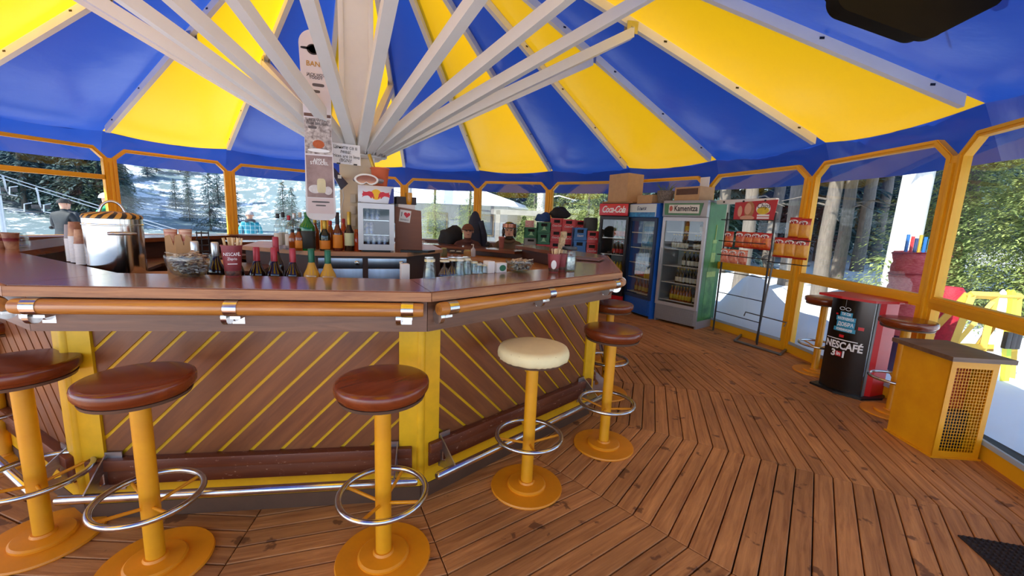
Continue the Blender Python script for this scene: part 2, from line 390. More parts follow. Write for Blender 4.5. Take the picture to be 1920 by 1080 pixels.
def valance_mesh(m, seed):
    rnd = random.Random(seed); ph = rnd.uniform(0, 6); vs = []; fs = []; n = 16; h = 7
    for i in range(h + 1):
        u = i / h
        for j in range(n + 1):
            t = -1 + 2 * j / n; a = TA * t
            r = 5.26 + .2 * u
            x = r * math.cos(TA); y = x * math.tan(a)
            x += (.018 * math.sin(7 * t + ph + 5 * u) + .014 * math.sin(13 * t - ph + 9 * u)) * math.sin(PI * min(1, u + .1)) * (1 - t ** 6)
            z = 2.552 - (1 - t * t) * .06 * (1 - u) - (.44) * u - .02 * (1 - t * t) * u
            vs.append((x, y, z))
    for i in range(h):
        for j in range(n): fs.append((i * (n + 1) + j, (i + 1) * (n + 1) + j, (i + 1) * (n + 1) + j + 1, i * (n + 1) + j + 1))
    q = MB(); q.add(vs, fs); return q.mesh('valance', m, 60)
py_me, pb_me = panel_mesh(YC), panel_mesh(BC); vals = [valance_mesh(BC, i) for i in range(4)]
for k in range(-6, 14):
    link('rib', rib_me, umb, rotz(ang(k))); st = link('strut', strut_me, umb, rotz(ang(k)))
    link('hinge', clev_me, st); link('hinge', foot_me, st)
    rb = [c for c in umb.children if c.name.startswith('rib')][-1]; [link('clip', clip_me, rb, T(r, 0, RZ(r) + .06)) for r in (2.3, 3.1, 4.0, 4.85)]
    Mk = rotz((ang(k) + ang(k + 1)) / 2)
    link('canopy_panel', py_me if k % 2 == 0 else pb_me, umb, Mk); link('valance', vals[k % 4], umb, Mk)
# added dark body in place of a blot over the lens, top right
HC = pdep(1703, -16, 2.2); b = MB()
ht = thing('blot', 'dark brown rounded body added under the blue canopy at upper right', 'blot', HC, -YAW)
poly = []
for cx, cy, r_, a0, a1 in ((.40, .10, .1, 0, 90), (-.40, .10, .1, 90, 180), (-.29, -.02, .1, 180, 250), (.12, -.115, .12, 250, 310), (.40, .02, .10, 310, 360)):
    for q in range(7): t = (a0 + (a1 - a0) * q / 6) * D2R; poly.append((cx + r_ * math.cos(t), cy + r_ * math.sin(t)))
HM = Matrix(((1, 0, 0, 0), (0, 0, 1, 0), (0, 1, 0, 0), (0, 0, 0, 1)))
b.prism(poly, -.02, .02, HM); b.prism([(x * .93, y * .9) for x, y in poly], .02, .1, HM)
b.build('blot_body', mat('dark brown blot', (.008, .006, .003), .8, 0, .15, var=.3), ht, smooth=40)
for sx in (-.12, .12): q = MB(); q.tube([(sx, .05, .1), (sx, .05, .72)], .008, 8); q.build('hanger', DARKMETAL, ht)  # rods added only to hang the added body
# ================================================================== WINDOW RING
RP = 5.17; HW = RP * math.sin(TA) - .035; APO = RP * math.cos(TA)
LX = Matrix(((1, 0, 0, 0), (0, 0, 1, 0), (0, 1, 0, 0), (0, 0, 0, 1)))    # local xz outline -> prism along y
def wframe(w, z0, z1, ch, t):
    return [(-w, z0), (w, z0), (w, z1 - ch), (w - ch, z1), (-w + ch, z1), (-w, z1 - ch)]
def inset(w, z0, z1, ch, t):
    return [(-w + t, z0 + t), (w - t, z0 + t), (w - t, z1 - ch - t * .41), (w - ch - t * .41, z1 - t), (-w + ch + t * .41, z1 - t), (-w + t, z1 - ch - t * .41)]
b = MB(); b.ring(wframe(HW, .955, 2.305, .15, .05), inset(HW, .955, 2.305, .15, .05), -.03, .03, LX)
b.ring([(x, z) for x, z in wframe(HW - .004, .96, 2.30, .15, .03)], inset(HW, .955, 2.305, .15, .03), -.042, -.03, LX); fr_me = b.mesh('frame', YEL_FRAME, 0)
b = MB(); b.box((0, 0, .95), (2 * HW, .07, .075), bev=.006); rail_me = b.mesh('middle_rail', YEL_FRAME, 30)
b = MB(); b.ring([(-HW, .0), (HW, .0), (HW, .92), (-HW, .92)], [(-HW + .05, .11), (HW - .05, .11), (HW - .05, .90), (-HW + .05, .90)], -.03, .03, LX); lf_me = b.mesh('lower_frame', YEL_FRAME, 0)
b = MB(); b.prism(inset(HW, .955, 2.305, .15, .045), -.003, .003, LX); up_me = b.mesh('upper_pane', GLASS, 0)
b = MB(); b.box((0, 0, .505), (2 * HW - .09, .006, .81)); lp_me = b.mesh('lower_pane', GLASS, 0)
b = MB(); b.box((0, 0, 1.86), (2 * HW - .06, .06, .07), bev=.006); cr_me = b.mesh('cross_rail', YEL_FRAME, 30)
b = MB(); b.box((0, 0, 1.075), (.085, .085, 2.15), bev=.008); b.box((0, -.05, 1.05), (.035, .02, 2.08), bev=.004); post_me = b.mesh('post', YEL_FRAME, 30)
b = MB(); b.box((0, -.2, .985), (2 * HW - .02, .33, .035), bev=.006); led_me = b.mesh('ledge_board', BROWN, 30)
b = MB(); b.box((0, -.345, .86), (2 * HW - .04, .028, .215), bev=.004); ap_me = b.mesh('ledge_apron', BROWN, 30)
b = MB(); b.box((0, -.036, .125), (2 * HW - .08, .02, .035), bev=.004); sl_me = b.mesh('snow_sill', mat('grey sill', lin(170, 180, 190), .6, var=.1), 30)
n = 0
for k in range(-3, 12):
    n += 1; am = (ang(k) + ang(k + 1)) / 2
    w = bpy.data.objects.new('window_%d' % n, None); COL.objects.link(w); struct(w)
    w.location = (APO * math.cos(am), APO * math.sin(am), 0); w.rotation_euler = (0, 0, am - PI / 2)
    link('frame', fr_me, w); link('middle_rail', rail_me, w); link('lower_frame', lf_me, w); link('upper_pane', up_me, w); link('lower_pane', lp_me, w)
    if k >= 6: link('sill', sl_me, w)
    if k <= -1: link('cross_rail', cr_me, w)
    if k <= 5: link('ledge_board', led_me, w); link('ledge_apron', ap_me, w)
    t = link('trim_%d' % n, post_me, None, T(RP * math.cos(ang(k)), RP * math.sin(ang(k)), 0) @ rotz(ang(k) - PI / 2)); struct(t)
# ================================================================== BAR
BPH = -83.47 * D2R; S18 = math.sin(PI / 10); C18 = math.cos(PI / 10)
RC = 2.637; AC = RC * C18; AI = 2.13; APN = 2.355; ZT = 1.1427
bar = thing('bar_counter', 'ten sided brown wooden bar with yellow corner posts and diagonal boards', 'bar counter')
def face_frame(j, a):     # j: face index, 0 = right of corner B; local x right seen from outside, y outward, z up
    am = BPH + (j + .5) * PI / 5
    return T(a * math.cos(am), a * math.sin(am), 0) @ rotz(am - PI / 2) @ Matrix.Diagonal((-1, 1, 1, 1)) if False else T(a * math.cos(am), a * math.sin(am), 0) @ rotz(am - PI / 2)
T18 = math.tan(PI / 10)
def trap(a0, a1, z0, z1, off, g=.0015):     # mitred ring segment, y measured from apothem `off`
    return [(-a0 * T18 + g, a0 - off), (a0 * T18 - g, a0 - off), (a1 * T18 - g, a1 - off), (-a1 * T18 + g, a1 - off)], z0, z1
b = MB(); b.prism(*trap(AI, AC, ZT - .042, ZT, AC)); top_me = b.mesh('countertop', COUNTER, 0)
b = MB(); b.prism(*trap(APN - .09, APN - .051, .0, ZT - .043, AC)); lin_me = b.mesh('inner_lining', BROWN, 0)
b = MB(); b.prism(*trap(AC - .004, AC + .014, ZT - .044, ZT - .004, AC)); edge_me = b.mesh('edge_strip', EDGE, 0)
b = MB(); b.prism(*trap(AC - .09, AC - .05, .942, ZT - .042, AC)); apr_me = b.mesh('apron', APRON, 0)
b = MB(); b.prism(*trap(1.72, AI + .02, .905, .93, AC)); shelf_me = b.mesh('inner_shelf', BROWN, 0)
b = MB(); b.prism(*trap(APN - .05, APN - .009, .0, .97, AC)); back_me = b.mesh('yellow_backing', YEL_BAR, 0)
b = MB(); b.prism(*trap(APN - .03, APN + .01, .0, .078, AC)); plinth_me = b.mesh('plinth', mat('dark plinth', lin(96, 64, 42), .6, var=.3), 0)
b = MB(); b.prism(*trap(APN - .03, APN + .008, .08, .178, AC)); ystrip_me = b.mesh('yellow_strip', YEL_BAR, 0)
b = MB(); b.prism(*trap(1.5, 2.2, .92, .95, AC)); bsh_me = b.mesh('back_shelf', mat_wood('honey wood shelf', lin(150, 92, 44), lin(196, 132, 66), .4, 2.5, (1, 8, 8), .1, .05), 0)
LF = 2 * APN * T18          # length of a face panel
YO = APN - AC               # local y of panel face
PWD = .105
b = MB(); b.box((0, YO - .0, .225), (LF - .08, .045, .09), bev=.004); k1_me = b.mesh('kick_board', KICK, 30)
b = MB(); b.box((0, YO + .014, .285), (LF - .08, .055, .055), bev=.008); k2_me = b.mesh('kick_ledge', KICK, 30)
def corner_boards(sx):
    q = MB(); q.box((sx * (LF / 2 - PWD / 2), YO - .002, .56), (PWD, .03, .80)); return q.mesh('corner_board', YEL_BAR, 0)
cb_me = [corner_boards(-1), corner_boards(1)]
b = MB(); b.tube([(0, 0, .1), (0, 0, .955)], .022, 12); bead_me = b.mesh('corner_bead', YEL_BAR, 40)
def boards(sgn):
    out = []; x0, x1, z0, z1 = -LF / 2 + PWD + .003, LF / 2 - PWD - .003, .312, .955; p = .141; w = .021
    s = -1.4 if sgn > 0 else -1.4
    i = 0; x = x0 - 1.0
    while x < x1 + 1.0:
        xa, xb = x + w, x + p
        q = [(xa, z0), (xb, z0), (xb + sgn * .65, z0 + .65), (xa + sgn * .65, z0 + .65)]
        if sgn < 0: q = [(xa, z0), (xb, z0), (xb - .65, z0 + .65), (xa - .65, z0 + .65)]
        c = clip_rect(q, x0, x1, z0, z1)
        if len(c) >= 3:
            ar = sum(c[n][0] * c[(n + 1) % len(c)][1] - c[(n + 1) % len(c)][0] * c[n][1] for n in range(len(c))) / 2
            if abs(ar) > .0006:
                cx = sum(v[0] for v in c) / len(c); cz = sum(v[1] for v in c) / len(c)
                m = MB(); R = Matrix.Rotation(-sgn * PI / 4, 2)
                cc = [R @ Vector((v[0] - cx, v[1] - cz)) for v in c]
                m.prism([(v.x, v.y) for v in cc], -.012, .0, LX)
                out.append((m.mesh('board', BOARD, 0), T(cx, YO, cz) @ Matrix.Rotation(-sgn * PI / 4, 4, 'Y')))
        x += p
    return out
bd = {1: boards(1), -1: boards(-1)}
# handrail
HRY, HRZ, HRL = .02, 1.062, RC * S18 - .03
b = MB(); b.tube([(-HRL, HRY, HRZ), (-HRL + .01, HRY, HRZ), (HRL - .01, HRY, HRZ), (HRL, HRY, HRZ)], [.028, .031, .031, .028], 20); hr_me = b.mesh('handrail', RAILW, 50)
b = MB()
b.tube([(-.026, HRY, HRZ), (.026, HRY, HRZ)], .0335, 20)
b.box((.0, -.025, HRZ - .045), (.04, .06, .012)); b.box((.012, -.052, HRZ - .06), (.05, .006, .05))
b.lathe([(.0, 0), (.035, .0), (.035, .022), (.0, .022)], 18, M=T(.03, -.018, HRZ - .045) @ Matrix.Rotation(PI / 2, 4, 'Y')); hb_me = b.mesh('rail_bracket', CHROME, 40)
# foot rail
FRY, FRZ = 2.50 - AC, .20
FRL = 2.50 * T18 - .05
b = MB(); b.tube([(-FRL, FRY, FRZ), (-FRL + .008, FRY, FRZ), (FRL - .008, FRY, FRZ), (FRL, FRY, FRZ)], [.015, .02, .02, .015], 16); fr2_me = b.mesh('foot_rail', CHROME, 50)
def foot_bracket(sx):
    q = MB(); X = sx * (FRL - .11); MY = Matrix(((0, 0, 1, X), (1, 0, 0, 0), (0, 1, 0, 0), (0, 0, 0, 1)))
    out = [(YO + .012, .33), (YO + .012, .15), (FRY, .175), (FRY + .01, .2)]
    # plate with two round holes, built from a fan of quads between outline and holes
    pts = [(YO + .012, .15), (YO + .09, .165), (FRY + .012, .185), (FRY + .006, .222), (YO + .06, .30), (YO + .012, .335)]
    inn = [(YO + .035, .185), (YO + .075, .19), (YO + .1, .2), (YO + .1, .22), (YO + .06, .262), (YO + .035, .275)]
    q.ring(pts, inn, -.003, .003, MY)
    q.ring([(YO + .035, .185), (YO + .075, .19), (YO + .1, .2), (YO + .1, .22), (YO + .06, .262), (YO + .035, .275)], [(YO + .042, .2), (YO + .062, .2), (YO + .07, .21), (YO + .07, .225), (YO + .055, .245), (YO + .042, .25)], -.003, .003, MY)
    q.box((X + sx * -.03, YO + .012, .245), (.07, .006, .19)); return q.mesh('foot_bracket', STEEL, 0)
fb_me = [foot_bracket(-1), foot_bracket(1)]
for j in range(10):
    M0 = face_frame(j, AC)
    if j in (3, 4, 5): M0 = M0 @ Matrix.Diagonal((1, 1, (ZT - .085) / ZT, 1))      # the far section is a little lower
    vis = j in (-3 % 10, -2 % 10, -1 % 10, 0, 1)
    ct = link('countertop', top_me, bar, M0); link('edge_strip', edge_me, ct)
    link('apron', apr_me, bar, M0); link('yellow_backing', back_me, bar, M0); link('inner_shelf', shelf_me, bar, M0); link('inner_lining', lin_me, bar, M0)
    for me in (plinth_me, ystrip_me, k1_me, k2_me, cb_me[0], cb_me[1]): link(me.name.split('.')[0], me, bar, M0)
    link('corner_bead', bead_me, bar, T(APN / C18 * math.cos(BPH + j * PI / 5), APN / C18 * math.sin(BPH + j * PI / 5), 0))
    if j in (2, 3): link('back_shelf', bsh_me, bar, face_frame(j, AC))
    hr = link('handrail', hr_me, bar, M0)
    for x in (-HRL + .07, 0, HRL - .07): link('rail_bracket', hb_me, hr, T(x, 0, 0))
    fr = link('foot_rail', fr2_me, bar, M0)
    for me in fb_me: link('foot_bracket', me, fr)
    sg = 1 if j % 2 == 0 else -1
    for me, Mb in bd[sg]: link('board', me, bar, M0 @ Mb)
# ================================================================== STOOLS
def stool(label, loc, cover=False, rz=0.):
    t = thing('bar_stool', label, 'bar stool', (loc[0], loc[1], 0), rz, 'bar stools')
    b = MB(); b.lathe([(0, .757), (.160, .757), (.168, .760), (.172, .772), (.181, .776), (.185, .784), (.186, .804), (.183, .814), (.176, .819), (.165, .8205), (.05, .821), (0, .821)], 48); b.build('seat', SEATW, t, smooth=38)
    if cover:
        b = MB(); n = 72; prof = [(.150, .752, 0), (.172, .757, 1), (.186, .765, 1), (.190, .785, .6), (.189, .803, .2), (.180, .820, 0), (.15, .826, 0), (0, .827, 0)]
        vs = []; fs = []
        for r, z, w in prof:
            for i in range(n): a = 2 * PI * i / n; rr = r + w * .0035 * math.sin(24 * a + 3 * math.sin(5 * a)); vs.append((rr * math.cos(a), rr * math.sin(a), z))
        for q in range(len(prof) - 1):
            for i in range(n): k = (i + 1) % n; fs.append((q * n + i, q * n + k, (q + 1) * n + k, (q + 1) * n + i))
        b.add(vs, fs); o = b.build('seat_cover', mat('cream fabric cover', lin(238, 222, 170), .75, var=.1, bump=.1), t, smooth=60); o['label'] = 'cream elasticated fabric seat cover'
    b = MB(); b.lathe([(.12, .742), (.168, .745), (.172, .758), (.15, .76)], 32); b.build('seat_rim', mat('dull brown rim', lin(120, 96, 80), .4, .5, var=.2), t)
    b = MB(); b.lathe([(.035, .03), (.033, .04), (.033, .75)], 24); b.build('pole', YEL, t)
    b = MB(); b.lathe([(0, 0), (.198, 0), (.2, .005), (.196, .013), (.0, .013)], 48); b.build('base_plate', YEL_BASE, t)
    b = MB(); b.lathe([(.0, .012), (.108, .012), (.108, .022), (.1, .029), (.045, .032), (.04, .042), (0, .042)], 40); b.build('base_collar', YEL_BASE, t)
    b = MB(); b.tube([(.178 * math.cos(2 * PI * i / 48), .178 * math.sin(2 * PI * i / 48), .31) for i in range(48)], .0125, 10, True); fr = b.build('foot_ring', CHROME, t, smooth=60)
    for q in range(4):
        a = q * PI / 2 + .5; b = MB(); b.tube([(.03 * math.cos(a), .03 * math.sin(a), .27), (.17 * math.cos(a), .17 * math.sin(a), .302)], .007, 8); b.build('spoke', YEL, fr, smooth=50)
    return t
s0 = stool('brown round bar stool in front of the bar, left of the middle yellow corner post', (-.813, -2.555), rz=.2)
stool('bar stool with a cream fabric cover on its seat', (.865, -2.525), True, .9)
for lab, loc, rz in (('brown bar stool standing right before the yellow corner post at the middle', (.08, -2.80), .5),
                     ('brown bar stool cut by the left picture edge, base in full view', (-1.32, -2.26), .1),
                     ('brown bar stool far left, mostly out of view beside the left bar face', (-1.92, -1.44), .4),
                     ('brown bar stool right of the cream covered one', (1.534, -2.266), .3),
                     ('brown bar stool behind the one right of the cream covered stool', (2.03, -1.50), .8),
                     ('farthest bar stool along the right side of the bar, seat under the counter', (2.35, -.72), .2),
                     ('brown bar stool against the window behind the black coffee stand', (4.62, -1.60), .9),
                     ('brown bar stool against the window behind the yellow cabinet', (4.22, -2.50), .2)):
    dup(s0, lab, (loc[0], loc[1], 0), rz)
# ================================================================== SERVICE ISLAND round the pole
ZI = 1.146
FL, FR_ = py(588, 476, -.62), py(764, 476, -.62)
isl = thing('service_island', 'service block round the umbrella pole with steel doors and pale worktop', 'counter')
poly = [(FL.x, -.62), (FR_.x, -.62), (FR_.x + .42, -.1), (FR_.x + .42, .6), (-1.0, .6), (-1.0, -.12)]
b = MB(); b.prism(poly, ZI - .035, ZI); b.build('worktop', LIGHTW, isl, smooth=0)
pin = [(x * .97, y * .96 + .0) for x, y in poly]
b = MB(); b.prism(pin, .0, ZI - .036); b.build('body', mat('dark carcass', lin(84, 66, 60), .5, var=.15), isl, smooth=0)
SM = mat('blue grey steel door', (.5, .54, .6), .28, 1., var=.15, vscale=3, stretch=(8, 1, 1))
YF = -.62 * .96
for px0, px1 in ((597, 680), (690, 762)):
    x0, x1 = py(px0, 500, YF).x, py(px1, 500, YF).x; w = x1 - x0
    b = MB(); b.box(((x0 + x1) / 2, YF - .008, .64), (w, .02, .72), bev=.004); d = b.build('door', SM, isl)
    b = MB(); b.box(((x0 + x1) / 2, YF - .008, 1.05), (w, .022, .085), bev=.004); d2 = b.build('drawer', SM, isl)
    b = MB(); b.lathe([(0, 0), (.02, 0), (.022, .01), (.012, .022), (0, .024)], 16, M=T(x1 - .045, YF - .019, 1.05) @ Matrix.Rotation(PI / 2, 4, 'X')); b.build('knob', CHROME, d2)
# side shelf steps left of the island
b = MB(); b.box((-.98, -.42, .98), (.5, .6, .03), bev=.004); b.build('side_shelf', BROWN, isl)
b = MB(); b.box((-.98, -.42, .48), (.46, .56, .96)); b.build('side_cabinet', BROWN, isl)
# ------------------------------------------------------------------ bottles
FOILR = mat('red foil', lin(176, 48, 60), .35, .2, var=.1); FOILG = mat('green foil', lin(18, 92, 62), .35, .2, var=.1); FOILS = mat('silver cap', (.7, .7, .68), .3, .9, var=.1)
WINE = mat('dark wine glass', lin(36, 20, 16), .08, 0, .7, var=.2); BEERG = mat('dark beer glass', lin(22, 26, 20), .1, 0, .7, var=.2)
GOLDW = mat('pale wine glass', lin(200, 150, 50), .08, 0, .7, var=.2, coat=.4); GRNB = mat('green bottle glass', lin(26, 120, 44), .08, 0, .7, var=.25)
CLR = mat_clear('clear bottle glass', (.86, .9, .9), .09, .05, 1.5); AMB = mat('amber glass', lin(150, 72, 20), .1, 0, .7, var=.2); WHT = mat('white label', lin(226, 222, 210), .6, var=.1); ORL = mat('orange label', lin(226, 138, 30), .5, var=.1)
GOLD = mat('gold foil', lin(206, 170, 70), .35, .5, var=.15); CHAMP = mat('champagne glass', lin(20, 34, 22), .08, 0, .7, var=.2); ROSE = mat('rose bottle glass', lin(96, 34, 22), .08, 0, .7, var=.2)
def bottle(label, loc, h, r, body, cap, nr=.014, capf=.2, lab=None, lz=(.14, .42), sh=.62, group=None, cat='bottle', square=False):
    t = thing('bottle', label, cat, loc, random.uniform(0, 6), group)
    b = MB(); n = 20
    prof = [(0, 0), (r * .94, 0), (r, r * .1), (r, h * sh * .92), (r * .93, h * sh), (r * .6, h * (sh + .08)), (nr * 1.15, h * (sh + .16)), (nr, h * (sh + .2)), (nr, h * (1 - .02)), (0, h * (1 - .02))]
    b.lathe(prof, n); b.build('glass', body, t, smooth=50)
    b = MB(); b.lathe([(nr * 1.08, h * (1 - capf)), (nr * 1.12, h * (1 - capf) + .002), (nr * 1.12, h * .985), (nr * .95, h), (0, h)], 16); b.build('cap', cap, t, smooth=50)
    if lab: b = MB(); b.lathe([(r * 1.004, h * lz[0]), (r * 1.012, h * lz[0] + .001), (r * 1.012, h * lz[1]), (r * 1.004, h * lz[1] + .001)], n); b.build('paper_label', lab, t, smooth=50)
    return t
def on_face(x, y, j, a):
    am = BPH + (j + .5) * PI / 5; n_ = (math.cos(am), math.sin(am), 0); return pplane(x, y, (a * n_[0], a * n_[1], 0), n_)
ZS = .93
def shelf_bottle(label, px, py_, a, *args, **kw):
    p = on_face(px, py_, -1, a); return bottle(label, (p.x, p.y, ZS), p.z - ZS, *args, **kw)
for px, yy, d in ((480, 463, 'leftmost'), (513, 464, 'middle'), (548, 466, 'rightmost')):
    shelf_bottle('dark wine bottle with red foil cap behind the front counter, %s of three' % d, px, yy, 2.0, .042, WINE, FOILR, .0145, .26)
shelf_bottle('dark wine bottle with red cap, behind the other red capped ones', 516, 444, 1.82, .04, WINE, FOILR, .0145, .22)
for px, yy, d in ((583, 466, 'left'), (614, 469, 'right')):
    shelf_bottle('golden white wine bottle with green foil cap, %s one of the pair' % d, px, yy, 2.03, .042, GOLDW, FOILG, .0145, .26)
for px, yy, d in ((364, 452, 'leftmost'), (402, 454, 'middle'), (438, 455, 'rightmost')):
    shelf_bottle('dark bottle with silver screw cap behind the glass bowl, %s of three' % d, px, yy, 1.98, .042, WINE, FOILS, .016, .2)
# island bottles, upright on the worktop
def isl_bottle(label, px, ytop, Y, *args, **kw):
    p = py(px, ytop, Y); return bottle(label, (p.x, Y, ZI), p.z - ZI, *args, **kw)
isl_bottle('champagne bottle with broad orange label under the snowboard', 608, 413, -.5, .043, CHAMP, GOLD, .015, .3, ORL, (.06, .34), .55)
isl_bottle('brown sparkling wine bottle with split orange label right of the champagne', 632, 398, -.5, .04, ROSE, mat('dark foil', (.03, .02, .02), .4, .3, var=.1), .015, .3, ORL, (.08, .42), .5)
isl_bottle('dark bottle with gold neck foil and cream label beside the small fridge', 654, 397, -.5, .041, WINE, GOLD, .015, .42, mat('cream green label', lin(206, 214, 170), .6, var=.1), (.14, .46), .5)
isl_bottle('large green gin bottle with black label', 575, 398, -.5, .062, GRNB, mat('green cap', lin(30, 110, 50), .4, var=.1), .02, .12, mat('black label', (.02, .022, .018), .5, var=.2), (.05, .52), .66)
spirits = [(520, 400, -.42, .033, CLR, BLACK, 'clear spirit bottle with black cap, first from the left on the island'), (530, 398, -.36, .035, CLR, BLACK, 'clear spirit bottle with black cap, second from the left on the island'),
           (541, 404, -.44, .034, CLR, FOILR, 'clear spirit bottle with reddish cap on the island'), (551, 400, -.38, .035, CLR, FOILS, 'clear spirit bottle with silver cap on the island'),
           (548, 430, -.52, .03, AMB, BLACK, 'short amber bottle in front of the clear spirits'), (560, 428, -.53, .034, AMB, BLACK, 'short amber bottle with tan label beside the green gin bottle'),
           (562, 398, -.36, .034, CLR, WHT, 'clear bottle with white cap just behind the green gin bottle'), (590, 410, -.36, .034, AMB, GOLD, 'amber bottle with gold cap behind the green gin bottle'),
           (619, 414, -.36, .034, AMB, RED, 'amber liqueur bottle between the two sparkling wines'), (644, 410, -.37, .036, mat('orange liqueur', lin(200, 70, 20), .1, 0, .7, var=.2), RED, 'reddish orange liqueur bottle behind the gold necked bottle'),
           (668, 430, -.46, .04, MATS['orange liqueur'], mat('orange plastic', lin(226, 110, 30), .4, var=.1), 'bright orange bottle squeezed against the small fridge')]
for px, yt, Y, r, bm_, cp, lab in spirits:
    isl_bottle(lab, px, yt, Y, r, bm_, cp, .013, .14, (WHT if bm_ is CLR else ORL if 'tan' in lab else None), (.12, .45), .64)
# ------------------------------------------------------------------ small fridge with the two bulls
p0, p1 = py(674, 466, -.6), py(741, 466, -.6); W = p1.x - p0.x; ht_ = py(706, 345, -.6).z - ZI - .01
rf = thing('mini_fridge', 'small silver glass door fridge with red bulls and yellow sun on its header', 'fridge', ((p0.x + p1.x) / 2, -.40, ZI), -.04)
SIL = mat('silver fridge', lin(206, 206, 210), .35, .3, var=.08)
hd = ht_ * .27; hb = ht_ - hd
b = MB()
b.box((-W / 2 + .012, 0, .02 + hb / 2), (.024, .36, hb - .02)); b.box((W / 2 - .012, 0, .02 + hb / 2), (.024, .36, hb - .02)); b.box((0, .17, .02 + hb / 2), (W - .05, .02, hb - .02)); b.box((0, 0, .03), (W - .05, .36, .03)); b.box((0, 0, hb - .01), (W - .05, .36, .02))
b.build('cabinet', mat('fridge inside', lin(120, 124, 126), .5, var=.1), rf)
b = MB(); b.box((0, .005, hb + hd / 2), (W, .34, hd - .006), bev=.006); hdr = b.build('header', SIL, rf)
o2 = lambda w, z0, z1: [(-w, z0), (w, z0), (w, z1), (-w, z1)]
b = MB(); b.ring(o2(W / 2, .02, hb), o2(W / 2 - .042, .07, hb - .045), -.215, -.185, LX); dr = b.build('door', SIL, rf)
b = MB(); b.prism(o2(W / 2 - .04, .068, hb - .043), -.2, -.197, LX); b.build('pane', DOORG, dr)
b = MB(); b.box((0, 0, .01), (W * .8, .3, .02)); b.build('foot', BLACK, rf)
for z in (.15, .28): b = MB(); b.box((0, 0, z), (W - .05, .3, .006)); b.build('shelf', CHROME, rf)
YS = mat('logo yellow', lin(246, 190, 20), .5, var=.03); RS = mat('logo red', lin(208, 36, 56), .5, var=.03)
b = MB(); b.lathe([(0, 0), (.045, 0), (.045, .0015), (0, .0015)], 32, M=T(.0, -.166, hb + hd / 2) @ Matrix.Rotation(PI / 2, 4, 'X')); b.build('logo_sun', YS, hdr)
bull = [(.012, -.03), (.02, -.012), (.02, .0), (.035, .022), (.06, .026), (.08, .018), (.105, .02), (.115, .028), (.112, .012), (.122, -.005), (.115, -.012), (.122, -.03), (.108, -.018), (.09, -.014), (.07, -.012), (.055, -.02), (.045, -.034), (.036, -.034), (.04, -.02), (.026, -.024), (.022, -.036)]
for sx in (-1, 1):
    b = MB(); pp = [(sx * (x * .95 + .002), y + .0) for x, y in bull]; b.prism(pp if sx > 0 else pp[::-1], .0, .0012, Matrix(((1, 0, 0, 0), (0, 0, -1, -.1675), (0, 1, 0, hb + hd / 2), (0, 0, 0, 1)))); b.build('logo_bull', RS, hdr, smooth=0)
b = MB(); b.prism([(W / 2 - .05, -hd / 2 + .004), (W / 2 - .003, -hd / 2 + .004), (W / 2 - .003, hd / 2 - .02), (W / 2 - .02, hd / 2 - .02)], 0, .001, Matrix(((1, 0, 0, 0), (0, 0, -1, -.1672), (0, 1, 0, hb + hd / 2), (0, 0, 0, 1)))); b.build('blue_flash', mat('logo blue', lin(30, 50, 140), .5, var=.03), hdr, smooth=0)
CANB = mat('blue silver can', lin(60, 90, 170), .3, .5, var=.5, vscale=30, col2=lin(200, 205, 215))
for z, xs in ((.045, (-.08, -.03, .02, .07)), (.155, (-.09, -.05)), (.285, (-.085, -.04, .005))):
    for x in xs:
        p = rf.matrix_basis @ Vector((x, -.1, z)); p = Vector((rf.location.x + x, rf.location.y - .1, ZI + z))
        b = MB(); b.lathe([(.018, 0), (.023, .005), (.023, .1), (.018, .108), (0, .108)], 14); c = b.build('drink_can', CANB, None, T(*p)); tag(c, 'slim blue and silver drink can inside the small bull fridge', 'can', 'cans in the small fridge')
# goggles on top
gp = py(687, 345, -.55); gz = ZI + ht_ - .0
gg = thing('ski_goggles', 'white framed ski goggles with orange lens on top of the small fridge', 'goggles', (gp.x + .005, -.5, gz), -.1)
n = 24
def gog(s): return [(s * (.1 * math.cos(t) * (1.0)), .045 + s * (.05 * math.sin(t)) - (.016 * max(0, 1 - abs(math.cos(t)) * 3) if math.sin(t) < 0 else 0) * -1.6) for t in [2 * PI * i / n for i in range(n)]]
b = MB(); b.ring(gog(1.0), [(x * .84, .045 + (y - .045) * .74) for x, y in gog(1.)], -.05, -.005, LX); b.build('goggle_frame', WHITE, gg)
b = MB(); b.prism([(x * .86, .045 + (y - .045) * .78) for x, y in gog(1.)], -.042, -.03, LX); b.build('lens', mat('orange lens', lin(190, 104, 24), .06, .3, .8, var=.3, coat=1), gg)
b = MB(); b.tube([(.095, -.02, .05), (.13, .04, .05), (.12, .12, .045), (.04, .15, .04), (-.06, .14, .04), (-.11, .06, .045), (-.095, -.02, .05)], .014, 8); b.build('strap', mat('grey strap', lin(190, 180, 185), .8, var=.4, vscale=40), gg, smooth=60)
# bucket and wine cooler bottle
bp_ = py(713, 345, -.36)
bk = thing('ice_bucket', 'orange clay coloured ice bucket on the small fridge', 'bucket', (bp_.x, -.32, gz))
b = MB(); b.lathe([(0, 0), (.058, 0), (.062, .005), (.082, .165), (.087, .17), (.084, .175), (.078, .17), (.058, .012), (0, .012)], 32); b.build('pail', mat('terracotta orange', lin(222, 110, 70), .55, var=.1), bk, smooth=50)
b = MB(); b.tube([(.086 * math.cos(t), .086 * math.sin(t), .168) for t in [2 * PI * i / 24 for i in range(24)]], .004, 6, True); b.build('rim', MATS['terracotta orange'], bk, smooth=60)
cb = bottle('tilted bottle with gold neck sticking out of the orange ice bucket', (bp_.x - .01, -.32, gz + .035), .27, .032, CHAMP, GOLD, .014, .62, None, sh=.35); cb.rotation_euler = (.05, -.32, 0)
